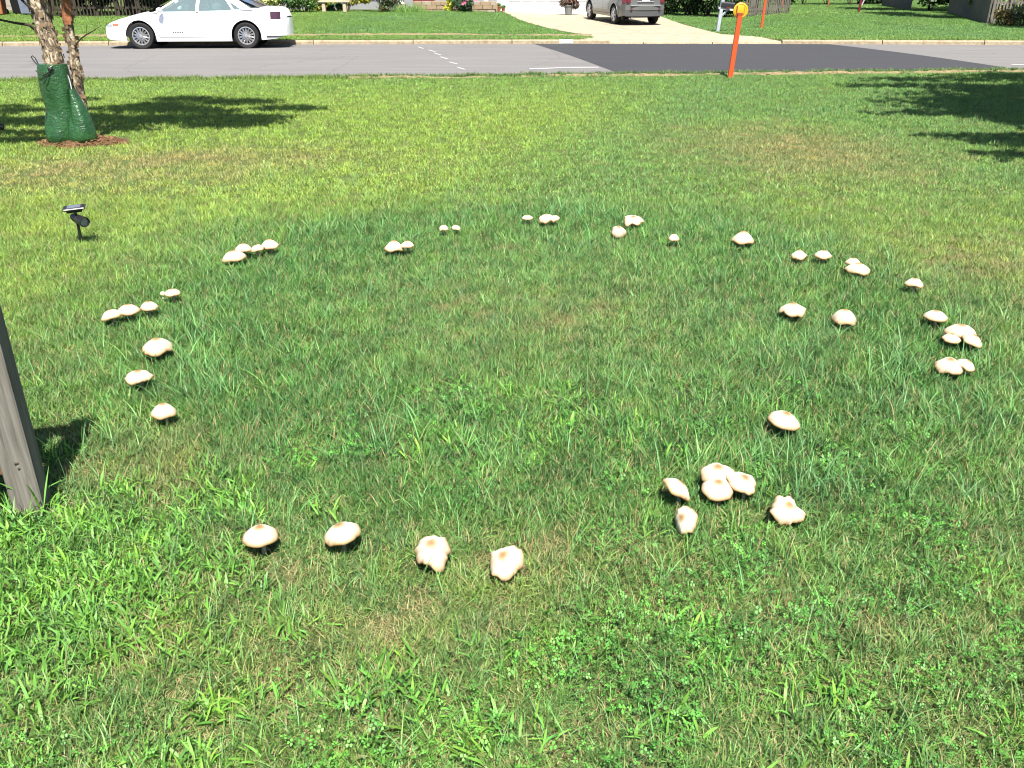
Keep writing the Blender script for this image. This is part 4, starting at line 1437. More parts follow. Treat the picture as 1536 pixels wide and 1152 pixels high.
# big tree standing to the right of the view; its crown shades the lawn by the street
tree('shade_tree', (11.4, 9.8, 0), 8.5, .22, (-.2, .6, 4.9), (4.6, 4.9, 2.2), 'broad leafy tree beside the near lawn whose crown shades the grass', (.05, .11, .022), n=60000, leaf=.12, seed=21, nb=60, sub=.95,
     fans=[(sx + .09 * sz - 11.4, sy - .57 * sz - 9.8, sz, rx, ry, .35) for sx, sy, sz, rx, ry in
           ((6.9, 12.9, 4.6, 1.4, .5), (7.3, 10.9, 4.5, 1.2, .4), (7.2, 11.6, 4.5, 1.3, .5), (6.6, 13.6, 4.8, 1.4, .5), (7.6, 14.5, 5, 1.6, .6), (6.9, 15.6, 5, 1.5, .4), (5.9, 9.9, 4, .9, .3), (5.6, 9.0, 3.9, .8, .35), (6.4, 8.6, 4, .9, .4), (7.6, 10.3, 4.4, 1.3, .5),
            (6.2, 12.3, 4.2, 1.5, .30), (7.6, 13.0, 4.6, 1.4, .35), (5.6, 10.3, 3.9, 1.0, .22), (6.8, 10.0, 4.1, 1.3, .30), (8.2, 9.6, 4.4, 1.4, .45), (5.7, 9.2, 3.8, .9, .22), (7.2, 8.8, 4.0, 1.2, .35),
            (9.0, 8.3, 4.3, 1.6, .6), (8.6, 11.2, 4.8, 1.6, .5), (7.8, 16.6, 5.2, 1.6, .5), (9.6, 17.2, 5.4, 2.0, .6), (8.8, 15.0, 5.0, 1.8, .6), (10.5, 12.5, 5, 2, 1.0), (6.3, 9.7, 3.9, .9, .2), (7.4, 7.9, 4.0, .9, .3))])

# ------------------------------------------------------------------ cars
class Car:
    def __init__(s, **k): s.__dict__.update(k)

    def bottom(s, x):
        z = float(np.interp(x, *zip(*s.low)))
        for xc in (s.xf, s.xr):
            d = abs(x - xc)
            if d < s.ra: z = max(z, s.zc + math.sqrt(s.ra ** 2 - d * d))
        return z

    def top(s, x): return float(np.interp(x, *zip(*s.hi)))

    def half(s, x, z):
        w_ = float(np.interp(x, *zip(*s.plan)))
        zt = s.top(x)
        t = (z - .2) / (zt - .2 + 1e-6)
        k = 1 - .10 * max(0, (t - .55) / .45) ** 2 - .06 * max(0, (.35 - t) / .35) ** 2
        return w_ * k

    def cols(s, x0, x1, n):
        xs = list(np.linspace(x0, x1, n))
        for xc in (s.xf, s.xr):
            for a in np.linspace(0, math.pi, 25):
                q = xc + s.ra * math.cos(a)
                if x0 < q < x1: xs.append(q)
            for e in (-1, 1):
                q = xc + e * (s.ra + .001)
                if x0 < q < x1: xs.append(q)
        return sorted(xs)

    def patch(s, x0, x1, t0, t1, side, off=0.0, nx=14, nz=9, zabs=None):
        mb = MB(); xs = s.cols(x0, x1, nx)
        for x in xs:
            b, t = s.bottom(x), s.top(x)
            for j in range(nz + 1):
                tt = t0 + (t1 - t0) * j / nz
                z = b + (t - b) * tt
                if zabs: z = max(b, min(t, zabs[0] + (zabs[1] - zabs[0]) * j / nz))
                mb.v.append((x, side * (s.half(x, z) + off), z))
        n = nz + 1
        mb.f = [(i * n + j, i * n + n + j, i * n + n + j + 1, i * n + j + 1) for i in range(len(xs) - 1) for j in range(nz)]
        return mb

    def lid(s, x0, x1, nx, crown, ny=8):
        mb = MB(); xs = list(np.linspace(x0, x1, nx))
        for x in xs:
            t = s.top(x); w_ = s.half(x, t)
            for j in range(ny + 1):
                u = -1 + 2 * j / ny
                mb.v.append((x, u * w_, t + crown * (1 - u * u)))
        n = ny + 1
        mb.f = [(i * n + j, i * n + j + 1, i * n + n + j + 1, i * n + n + j) for i in range(nx - 1) for j in range(ny)]
        return mb

    def end(s, x, bulge, z0=None, z1=None, off=0, nz=8, ny=10):
        mb = MB(); b, t = s.bottom(x), s.top(x)
        if z0 is not None: b, t = z0, z1
        for i in range(nz + 1):
            z = b + (t - b) * i / nz
            w_ = s.half(x, z)
            for j in range(ny + 1):
                u = -1 + 2 * j / ny
                mb.v.append((x + (bulge + off) * (1 - abs(u) ** 2.5) + off * 0, u * w_, z))
        n = ny + 1
        mb.f = [(i * n + j, i * n + j + 1, i * n + n + j + 1, i * n + n + j) for i in range(nz) for j in range(ny)]
        return mb


def wheel(parent, x, y, z, r, wdt, side, spokes, rim_r, style):
    root = MB()
    T = Matrix.Translation((x, y, z)) @ Matrix.Rotation(R(-90) * side, 4, 'X')    # local +Z points outwards
    h = wdt / 2
    ty = root.lathe([(rim_r * .98, -h), (r * .93, -h), (r * .985, -h * .75), (r, -h * .5), (r, h * .5), (r * .985, h * .78), (r * .93, h), (rim_r * 1.04, h), (rim_r * .98, h * .9)], 36, T, close=True).build('wheel', M['black_rubber'], parent, True)
    MB().lathe([(rim_r * .88, h * .5), (rim_r * 1.0, h * .88), (rim_r * 1.03, h * .96), (rim_r * .93, h * .99), (rim_r * .86, h * .6)], 36, T, close=True).build('rim', M['alloy'], ty, True)
    mb = MB()
    for k in range(spokes):
        a = 6.2832 * k / spokes
        if style == 'mesh':
            for da in (-.17, .17):
                p0 = T @ Vector((.22 * rim_r * math.cos(a), .22 * rim_r * math.sin(a), h * .86)); p1 = T @ Vector((.9 * rim_r * math.cos(a + da), .9 * rim_r * math.sin(a + da), h * .80))
                mb.tube([p0, p1], rim_r * .034, 5)
        else:
            p0 = T @ Vector((.2 * rim_r * math.cos(a), .2 * rim_r * math.sin(a), h * .88)); p1 = T @ Vector((.92 * rim_r * math.cos(a), .92 * rim_r * math.sin(a), h * .80))
            mb.tube([p0, p1], [rim_r * .20, rim_r * .13], 6)
    mb.build('spokes', M['alloy'], ty, True)
    MB().lathe([(rim_r * .01, h * .98), (rim_r * .2, h * .96), (rim_r * .24, h * .7)], 20, T).build('hub', M['alloy'], ty, True)
    MB().lathe([(rim_r * .01, h * .30), (rim_r * .92, h * .30), (rim_r * .92, h * .2)], 24, T).build('brake_disc', M['dark'], ty)
    return ty


def greenhouse(c, root, paint, belt, roof, xs_low, xs_roof, posts, panes, zr, yb, yr):
    """pillars, glass and roof; xs: windscreen foot, rear glass foot; posts [(x at belt, x at roof, width)]"""
    def pt(x, z, side, off=0):
        zb = c.top(min(max(x, xs_low[0]), xs_low[1]))
        k = (z - zb) / (zr - zb)
        return (x, side * (yb + (yr - yb) * k + off), z)
    for side in (-1, 1):
        for (xb, xt, wd) in posts:
            mb = MB(); zb = c.top(xb)
            q = []
            for (x, z) in ((xb - wd / 2, zb - .02), (xb + wd / 2, zb - .02), (xt + wd / 2, zr - .01), (xt - wd / 2, zr - .01)):
                q.append(Vector(pt(x, z, side)))
            inn = [v - Vector((0, side * .05, 0)) for v in q]
            mb.add(q + inn, [(0, 1, 2, 3), (4, 7, 6, 5), (0, 4, 5, 1), (1, 5, 6, 2), (2, 6, 7, 3), (3, 7, 4, 0)])
            mb.build('pillar', paint, root)
        for pane in panes:
            mb = MB(); q = [pt(x, z, side, -.014) for x, z in pane]
            mb.add(q, [tuple(range(len(q)))])
            mb.build('window', M['glass'], root)
    # roof
    mb = MB(); nx, ny = 9, 8
    for i in range(nx + 1):
        f = i / nx; x = xs_roof[0] + (xs_roof[1] - xs_roof[0]) * f
        for j in range(ny + 1):
            u = -1 + 2 * j / ny
            mb.v.append((x, u * (yr + .012), zr - .012 + .06 * (1 - abs(u) ** 2.2) + roof * math.sin(math.pi * f)))
    n = ny + 1
    mb.f = [(i * n + j, i * n + j + 1, i * n + n + j + 1, i * n + n + j) for i in range(nx) for j in range(ny)]
    mb.build('roof', paint, root, True)
    for nm, xa, xb_, mt in (('windscreen', xs_low[0], xs_roof[0], 'tint_glass'), ('rear_window', xs_low[1], xs_roof[1], 'tint_glass')):
        mb = MB(); za = c.top(xa)
        for i in range(7):
            f = i / 6
            x = xa + (xb_ - xa) * f; z = za + (zr + .01 - za) * (f ** .92)
            y = (yb - .03) + (yr - yb) * f
            for j in range(7):
                u = -1 + 2 * j / 6
                mb.v.append((x + (-.10 if xa < xb_ else .08) * (1 - u * u) * (1 - f * .6), u * y, z + .015 + .04 * (1 - u * u) * f))
        mb.f = [(i * 7 + j, i * 7 + j + 1, i * 7 + 8 + j, i * 7 + 7 + j) for i in range(6) for j in range(6)]
        mb.build(nm, M[mt], root, True)


def parked_sedan():
    L = 4.98
    c = Car(xf=1.02, xr=3.90, ra=.405, zc=.345,
            low=[(0, .30), (.12, .24), (.6, .21), (1.4, .20), (3.4, .20), (4.2, .22), (4.7, .26), (4.98, .34)],
            hi=[(0, .56), (.08, .63), (.3, .72), (.7, .82), (1.0, .89), (1.35, .95), (1.6, .965), (2.4, .975), (3.4, 1.0), (4.0, 1.045), (4.5, 1.06), (4.8, 1.04), (4.9, .985), (4.98, .80)],
            plan=[(0, .62), (.1, .74), (.3, .845), (.7, .90), (1.5, .92), (3.6, .92), (4.4, .89), (4.8, .80), (4.98, .66)])
    root = empty('parked_car', (0, 0, 0), 0, 'white four door sedan parked along the far kerb', 'car')
    P = M['white_paint']
    for s in (-1, 1):
        c.patch(0, 1.52, 0, 1, s, nx=26).build('front_fender', P, root, True)
        c.patch(3.47, L, 0, 1, s, nx=34).build('rear_fender', P, root, True)
        c.patch(1.52, 3.47, 0, .135, s, nx=10, nz=3).build('rocker_panel', P, root, True)
        for k, (a, b) in enumerate(((1.532, 2.615), (2.627, 3.462))):
            d = c.patch(a, b, .15, 1, s).build('door', P, root, True)
            if k == 0: d['label'] = 'front door with small grey badge'
            hx = b - .17
            MB().box((hx, s * (c.half(hx, .80) + .012), .80), (.17, .022, .03), bev=.008).build('handle', P, d)
            c.patch(a + .01, b - .02, 0, 1, s, .009, 8, 2, zabs=(.575, .60)).build('side_moulding', M['white_trim'], d, True)
            c.patch(a + .01, b - .02, 0, 1, s, .005, 8, 1, zabs=(.60, .609)).build('moulding_shadow_line', M['grey_plastic'], d)  # grey strip drawn in as a shadow line along the moulding
            if k == 0:
                for q in range(5):
                    x0 = 1.90 + q * .062
                    c.patch(x0, x0 + .045, 0, 1, s, .006, 2, 1, zabs=(.43, .462)).build('badge_letter', M['grey_plastic'], d)
        c.patch(.06, .26, 0, 1, s, .006, 6, 3, zabs=(.575, .655)).build('headlight', M['clear_lens'], root, True)
        c.patch(.27, .44, 0, 1, s, .008, 6, 3, zabs=(.60, .665)).build('side_marker', M['amber_lens'], root, True)
        c.patch(4.60, 4.87, 0, 1, s, .007, 8, 4, zabs=(.77, .965)).build('taillight', M['smoke_lens'], root, True)
        c.patch(.2, 1.15, 0, 1, s, .004, 12, 1, zabs=None if False else (.735, .742)).build('hood_seam', M['grey_plastic'], root)
        c.patch(4.45, 4.97, 0, 1, s, .012, 8, 2, zabs=(.30, .34)).build('bumper_trim', M['grey_plastic'], root, True)
        # mirrors
        m = MB().box((1.66, s * 1.03, 1.02), (.13, .17, .11), Euler((0, 0, s * .12)), bev=.035).build('mirror', P, root, True)
        MB().box((1.68, s * .93, .985), (.08, .09, .03)).build('mirror_arm', P, m)
        for xx in (c.xf, c.xr):
            wheel(root, xx, s * .80, .345, .345, .215, s, 14, .232, 'mesh')
        # arch lips
        for xx in (c.xf, c.xr):
            pts = [(xx + (c.ra - .004) * math.cos(a), s * (c.half(xx, .7) - .01), c.zc + (c.ra - .004) * math.sin(a)) for a in np.linspace(.05, math.pi - .05, 18)]
            MB().tube(pts, .012, 6).build('arch_lip', M['dark'], root)
    c.lid(.0, 1.62, 14, .05).build('hood', P, root, True)
    c.lid(4.05, L, 10, .03).build('trunk_lid', P, root, True)
    c.end(0, -.10).build('front_bumper', P, root, True)
    c.end(L, .07).build('rear_bumper', P, root, True)
    MB().box((-.02, 0, .43), (.16, .7, .10), bev=.02).build('grille', M['dark'], root)
    # dark inner body
    mb = MB()
    mb.box((2.65, 0, .47), (3.7, 1.58, .50)); mb.box((2.6, 0, .86), (2.3, 1.55, .04))
    mb.build('underbody', M['dark'], root)
    for xx in (2.25, 3.15):
        for s in (-1, 1):
            st = MB().box((xx, s * .36, .92), (.14, .46, .46), Euler((0, .2, 0)), bev=.04).build('seat_back', M['interior'], root)
            MB().box((xx + .07, s * .36, 1.21), (.09, .24, .14), bev=.03).build('headrest', M['interior'], st)
    MB().box((1.75, 0, .93), (.3, 1.4, .1), bev=.03).build('dashboard', M['dark'], root)
    zr = 1.37
    greenhouse(c, root, P, None, .03, (1.30, 4.30), (2.18, 3.45),
               [(1.47, 2.20, .09), (2.62, 2.66, .085), (3.62, 3.36, .06), (3.98, 3.42, .30)],
               [[(1.57, .965), (2.58, .975), (2.62, 1.345), (2.23, 1.33)], [(2.66, .975), (3.58, 1.005), (3.36, 1.33), (2.70, 1.345)], [(3.66, 1.01), (3.83, 1.02), (3.46, 1.28), (3.40, 1.32)]],
               zr, .86, .60)
    return root


car = parked_sedan()
# nose towards the west end of the street, left flank to the lawn
xm = at(283, 60, .3).x
fy0 = at(206, 71.0, ROAD_Z); 
cx0 = -9.25
yk = float(far_kerb(cx0))
slope = math.atan((float(far_kerb(cx0 + 2)) - float(far_kerb(cx0 - 2))) / 4)
ynear = yk - 1.84
car.rotation_euler = (0, 0, slope)
dcar = ynear * math.cos(R(PITCH)) + 1.4 * math.sin(R(PITCH))
car.location = ((152 - 768) / FPX * dcar + .05, ynear + .92 - 2.4 * math.sin(slope), ROAD_Z + .006)


def parked_suv():
    L = 4.77
    # x = 0 nose, x = L tail
    c = Car(xf=.93, xr=3.79, ra=.41, zc=.36,
            low=[(0, .36), (.3, .27), (1.4, .26), (3.4, .27), (4.3, .30), (4.77, .36)],
            hi=[(0, .72), (.1, .84), (.5, .95), (1.2, 1.03), (2.0, 1.06), (4.2, 1.10), (4.77, 1.10)],
            plan=[(0, .66), (.12, .80), (.4, .88), (1.2, .905), (4.1, .905), (4.6, .87), (4.77, .80)])
    root = empty('parked_suv', (0, 0, 0), 0, 'grey sport utility car parked nose first on the driveway', 'car')
    P = M['silver']
    for s in (-1, 1):
        c.patch(0, 1.50, 0, 1, s, nx=24).build('front_fender', P, root, True)
        c.patch(3.55, L, 0, 1, s, nx=24).build('rear_fender', P, root, True)
        c.patch(1.50, 3.55, 0, .13, s, nx=10, nz=3).build('rocker_panel', P, root, True)
        for a, b in ((1.512, 2.525), (2.537, 3.54)):
            d = c.patch(a, b, .145, 1, s).build('door', P, root, True)
            hx = b - .17
            MB().box((hx, s * (c.half(hx, .9) + .012), .92), (.19, .022, .035), bev=.008).build('handle', P, d)
            c.patch(a + .01, b - .02, 0, 1, s, .010, 8, 2, zabs=(.50, .55)).build('side_moulding', P, d, True)
        for xx in (c.xf, c.xr):
            wheel(root, xx, s * .79, .355, .355, .23, s, 5, .24, 'five')
            pts = [(xx + (c.ra + .012) * math.cos(a), s * (c.half(xx, .75) + .008), c.zc + (c.ra + .012) * math.sin(a)) for a in np.linspace(.05, math.pi - .05, 20)]
            MB().tube(pts, .018, 6).build('wheel_arch', P, root, True)
        c.patch(.03, .42, 0, 1, s, .008, 6, 3, zabs=(.72, .86)).build('headlight', M['clear_lens'], root, True)
        # tail lamps wrap round the corner
        tl = c.patch(4.55, 4.765, 0, 1, s, .010, 6, 4, zabs=(.80, 1.09)).build('taillight', M['red_lens'], root, True)
        MB().box((4.80, s * .70, .95), (.05, .17, .28), bev=.02).build('taillight_lens', M['red_lens'], tl)
        m = MB().box((1.62, s * 1.02, 1.12), (.14, .2, .17), bev=.04).build('mirror', P, root, True)
        MB().box((1.62, s * .92, 1.06), (.07, .1, .04)).build('mirror_arm', M['grey_plastic'], m)
        MB().tube([(4.77 + .085, s * .62, .585), (4.77 + .095, s * .54, .585)], .02, 8).build('reflector', M['red_lens'], root)
    c.lid(0, 1.5, 12, .05).build('hood', P, root, True)
    c.end(0, -.12).build('front_bumper', P, root, True)
    c.end(L, .04).build('tailgate', P, root, True)
    # rear bumper: painted step above, dark plastic below
    mb = c.end(L, .10, .56, .72, .02, 4, 12); mb.build('rear_bumper', P, root, True)
    c.end(L, .085, .34, .565, .012, 4, 12).build('bumper_lower', M['grey_plastic'], root, True)
    MB().box((L + .075, 0, .728), (.10, 1.25, .02), bev=.006).build('bumper_step', M['alloy'], root)
    q = MB().box((L + .045, 0, .97), (.02, .62, .22), bev=.02).build('plate_recess', M['grey_plastic'], root)
    pl = MB().box((L + .062, 0, .955), (.012, .31, .155), bev=.004).build('licence_plate', M['plate'], q)
    MB().box((L + .06, 0, .86), (.03, .66, .025), bev=.008).build('plate_trim', M['alloy'], q)
    MB().tube([(4.45, -.52, .30), (4.80, -.52, .28)], .035, 12).build('exhaust', M['alloy'], root, True)
    mb = MB(); mb.box((2.4, 0, .52), (4.2, 1.55, .5)); mb.box((2.8, 0, .98), (2.9, 1.52, .04))
    mb.build('underbody', M['dark'], root)
    for xx in (2.1, 3.1):
        for s in (-1, 1):
            MB().box((xx, s * .38, 1.1), (.15, .48, .6), Euler((0, .18, 0)), bev=.04).build('seat_back', M['interior'], root)
    greenhouse(c, root, P, None, .03, (1.25, 4.72), (2.0, 4.45),
               [(1.45, 2.02, .09), (2.53, 2.58, .09), (3.52, 3.50, .09), (4.55, 4.36, .16)],
               [[(1.55, 1.04), (2.49, 1.07), (2.54, 1.63), (2.08, 1.63)], [(2.57, 1.07), (3.48, 1.085), (3.46, 1.63), (2.62, 1.63)], [(3.56, 1.09), (4.46, 1.10), (4.28, 1.63), (3.55, 1.63)]],
               1.66, .86, .66)
    for s in (-1, 1):
        MB().tube([(2.2, s * .62, 1.71), (2.25, s * .62, 1.75), (4.1, s * .62, 1.76), (4.2, s * .62, 1.71)], .018, 8).build('roof_rail', M['grey_plastic'], root, True)
    return root


suv = parked_suv()
rl = Vector((4.12, 37.3)); yaw = R(15)
fwd = Vector((-math.sin(yaw), math.cos(yaw)))       # heading, away and a little left
rgt = Vector((math.cos(yaw), math.sin(yaw)))
rear_mid = rl + rgt * .79
nose = rear_mid + fwd * 3.79
# local +x runs nose -> tail
suv.rotation_euler = (R(0), R(0), math.atan2(-fwd.y, -fwd.x))
zr_, zf_ = float(far_z(rear_mid.x, rear_mid.y)), float(far_z(rear_mid.x + fwd.x * 2.86, rear_mid.y + fwd.y * 2.86))
tilt_ = math.atan((zf_ - zr_) / 2.86)
suv.rotation_euler = Euler((0, tilt_, math.atan2(-fwd.y, -fwd.x)))
suv.location = (nose.x, nose.y, zf_ + math.sin(tilt_) * .93 + .012)

# ------------------------------------------------------------------ mailbox
p = at(1076, 47.5, .01)
mz = float(far_z(p.x, p.y))
mbx = empty('mailbox', (p.x, p.y, mz), R(6), 'black mailbox on a faded white wooden post by the driveway', 'mailbox')
lean = Euler((0, R(5), 0)); q = lambda v: lean.to_matrix() @ Vector(v)
MB().box(q((0, 0, .66)), (.11, .11, 1.36), lean, bev=.008).build('post', M['post_white'], mbx)
MB().box(q((.15, 0, .76)), (.52, .10, .07), lean, bev=.006).build('arm', M['post_white'], mbx)
MB().tube([q((.03, 0, .48)), q((.22, 0, .73))], .035, 4).build('brace', M['post_white'], mbx)
mb = MB(); n = 12; prof = []
for k in range(n + 1):
    a = math.pi * k / n
    prof.append((.085 * math.cos(a), .11 + .085 * math.sin(a)))
prof = [(.085, 0)] + prof + [(-.085, 0)]
for xx in (-.05, .43):
    mb.v += [tuple(q((xx, a, .80 + b))) for a, b in prof]
k = len(prof)
mb.f = [(i, (i + 1) % k, k + (i + 1) % k, k + i) for i in range(k)] + [tuple(range(k)), tuple(reversed(range(k, 2 * k)))]
bx_ = mb.build('box', M['black_plastic'], mbx, True)
MB().box(q((.435, 0, .88)), (.012, .17, .16), lean, bev=.003).build('door', M['black_plastic'], bx_)
MB().box(q((.22, -.095, .80)), (.16, .012, .035), lean).build('flag', M['red_paint'], bx_)
MB().box(q((.33, -.055, .755)), (.14, .02, .06), lean).build('number_plate', M['white_trim'], mbx)

# ------------------------------------------------------------------ the house with the white garage
hz = .30
hs = empty('house', (0, 44.1, 0), 0, 'house with white garage and tan block foundation across the street', 'house')
mb = MB(); mb.box((3.0, 1.9, 1.75), (7.4, 3.6, 3.4)); mb.build('garage_wall', M['white_trim'], hs)
dr = empty_ = MB().box((2.3, .06, 1.25), (5.0, .06, 2.3)).build('garage_door', M['white_trim'], hs)
for i in range(4):
    for j in range(8):
        MB().box((-.2 + .31 + j * .625 - .0, .015, .12 + .29 + i * .575), (.55, .03, .48), bev=.01).build('door_panel', M['white_trim'], dr)
MB().box((2.6, -.03, .155), (6.4, .12, .12)).build('threshold', M['block'], hs)
mb = MB(); mb.box((-8.0, 2.2, 1.9), (14.6, 4.4, 3.4)); mb.build('wall', M['siding'], hs)
for xx in (-12.5, -9.6, -6.2):
    f = MB().box((xx, -.02, 1.9), (1.5, .08, 1.3), bev=.01).build('window', M['white_trim'], hs)
    for k in (-1, 1):
        MB().box((xx + k * .34, -.065, 1.9), (.6, .02, 1.14)).build('pane', M['shingle2'], f)
    MB().box((xx, -.06, 1.22), (1.62, .12, .06)).build('sill', M['white_trim'], f)
d_ = MB().box((-4.1, -.03, 1.45), (1.0, .08, 2.1), bev=.01).build('door', M['red_paint'], hs)
MB().tube([(-3.72, -.10, 1.4), (-3.72, -.13, 1.4), (-3.62, -.13, 1.4)], .012, 6).build('handle', M['alloy'], d_)
MB().poly_prism([(-15.6, 3.6), (6.9, 3.6), (6.9, 3.75), (-15.6, 3.75)], -.6, 4.6).build('eaves', M['white_trim'], hs)
mb = MB()
mb.add([(-15.7, -.7, 3.76), (7.0, -.7, 3.76), (7.0, 4.7, 3.76), (-15.7, 4.7, 3.76), (-14, 2, 5.6), (5.3, 2, 5.6)], [(0, 1, 5, 4), (2, 3, 4, 5), (1, 2, 5), (3, 0, 4), (3, 2, 1, 0)])
rf = mb.build('roof', M['roof'], hs)
MB().box((-10, 2, 5.9), (.8, .7, 1.0)).build('chimney', M['block'], rf)
# foundation planter of blocks
random.seed(12)
yb_ = -2.35
for row in range(3):
    x = -4.35 - (.2 if row % 2 else 0)
    while x < -.75:
        wd = random.uniform(.36, .48)
        if x + wd > -.7: wd = -.7 - x
        if wd > .1:
            MB().box((x + wd / 2, yb_ + random.uniform(-.012, .012), .30 + .075 + row * .172), (wd - .012, .22, .162), bev=.012).build('block', M['block' if (row + int(x * 3)) % 3 else 'block_light'], hs)
        x += wd
MB().box((-2.5, yb_ + 1.15, .45), (3.7, 2.05, .5)).build('porch_base', M['block'], hs)
for xx in (-4.9, -1.15):
    MB().box((xx, yb_ + .4, 2.0), (.16, .16, 3.3), bev=.01).build('porch_post', M['white_trim'], hs)
MB().box((-4.9, yb_ + .35, .55), (.35, .35, .3), bev=.02).build('step', M['block_light'], hs)

# bench
p = at(500, 17, .36)
bz = float(far_z(p.x, 40.9))
bx = (502 - 768) / FPX * depth_of((0, 40.9, .5))
bn = empty('garden_bench', (bx, 40.9, bz), R(1), 'cream cast stone bench on two legs in front of shrubs', 'bench')
MB().box((0, 0, .42), (1.38, .40, .075), bev=.015).build('seat', M['stone_bench'], bn)
for s in (-1, 1):
    MB().box((s * .45, 0, .18), (.16, .32, .42), bev=.03).build('leg', M['stone_bench'], bn)

# planting in front of the house
def X(px, y): return (px - 768) / FPX * depth_of((0, y, .5))


def put(name, px, y, rad, label, col, **k):
    x = X(px, y)
    return shrub(name, (x, y, float(far_z(x, y)) - .02), rad, label, col, **k)


put('shrub', 400, 40.2, (.75, .5, .42), 'pale yellow green variegated shrub behind the sedan tail', (.22, .26, .07), n=1600, leaf=.06, seed=2, alt=(.45, .42, .22), altp=.3)
put('shrub', 428, 40.6, (.85, .6, .75), 'mixed dark green rounded shrub left of the bench', (.045, .11, .025), n=2600, leaf=.05, seed=3, alt=(.12, .06, .04), altp=.12)
put('shrub', 458, 40.5, (.7, .5, .65), 'dense green shrub right beside the bench end', (.07, .14, .03), n=2200, leaf=.05, seed=4)
put('shrub', 520, 41.6, (1.1, .5, .7), 'bright lime yellow shrub behind the bench', (.30, .30, .03), n=3000, leaf=.06, seed=5)
put('shrub', 480, 41.8, (.6, .4, .6), 'pale lime shrub behind the left half of the bench', (.26, .30, .06), n=1800, leaf=.06, seed=15)
put('shrub', 504, 41.2, (.5, .2, .2), 'low dark green plants under the bench', (.04, .10, .03), n=1200, leaf=.05, seed=6)
put('shrub', 576, 40.8, (.75, .55, .75), 'dark green and bronze shrub between bench and porch', (.045, .085, .025), n=2600, leaf=.05, seed=7, alt=(.14, .05, .03), altp=.18)
V, Fc, C = blades(420, .75, (.25, .55), (.012, .022), .35, .6, 3, 0, seed=402, bright=.2)
C[:, :3] *= np.array((.11, .22, .045)); V[:, 1] *= .5
xg = X(612, 40.7)
tag(link('ornamental_grass', np_mesh('ornamental_grass', V, Fc, M['leaf'], C), None, (xg, 40.7, float(far_z(xg, 40.7)))), 'clump of green ornamental grass by the white porch post', 'plant')
put('shrub', 673, 41.3, (.24, .2, .42), 'small lime yellow upright shrub in front of the blocks', (.42, .45, .04), n=700, leaf=.05, seed=8)
hib = put('flowering_bush', 699, 41.2, (.62, .4, .42), 'dark leafy bush with pink blossoms in front of the block planter', (.035, .075, .03), n=2000, leaf=.055, seed=9)
M['pink'] = simple('pink petal', (.75, .16, .34), .6, .15, 20)
for dx, dz in ((-.02, .42), (.10, .55), (.45, .5), (-.1, .38)):
    mb = MB()
    for k in range(5):
        a = k * 1.2566
        mb.add([(dx, -.44, dz), (dx + .05 * math.cos(a - .5), -.47, dz + .05 * math.sin(a - .5)), (dx + .10 * math.cos(a), -.48, dz + .10 * math.sin(a)), (dx + .05 * math.cos(a + .5), -.47, dz + .05 * math.sin(a + .5))], [(0, 1, 2, 3)])
    mb.build('blossom', M['pink'], hib)
# potted plant by the garage and terracotta pots
x0 = X(853, 43.2)
pp = empty('potted_plant', (x0, 43.2, float(far_z(x0, 43.2)) + .01), 0, 'trailing reddish plant in a grey pot before the garage door', 'potted plant')
MB().lathe([(.12, 0), (.15, .02), (.20, .36), (.225, .37), (.225, .42), (.19, .42), (.18, .36)], 20).build('pot', M['pot'], pp, True)
link('foliage', leaf_cloud('foliage', [(0, 0, .6, .38, .3, .22), (-.25, 0, .5, .2, .2, .18), (.28, 0, .45, .2, .2, .2)], 900, .06, (.09, .075, .05), 61, alt=(.16, .06, .06), altp=.3), pp)
for k, (px, sc, lab) in enumerate(((748, .13, 'taller terracotta pot at the garage corner'), (755, .10, 'smaller terracotta pot at the garage corner'))):
    x1 = X(px, 43.4)
    pt_ = empty('terracotta_pot', (x1, 43.4, float(far_z(x1, 43.4)) + .005), 0, lab, 'pot')
    MB().lathe([(sc * .6, 0), (sc * .9, sc * 1.3), (sc, sc * 1.3), (sc, sc * 1.6), (sc * .85, sc * 1.6)], 16).build('pot_body', M['terracotta'], pt_, True)
    link('foliage', leaf_cloud('foliage', [(0, 0, sc * 2, sc, sc, sc * .7)], 160, .04, (.06, .13, .03), 70 + k), pt_)

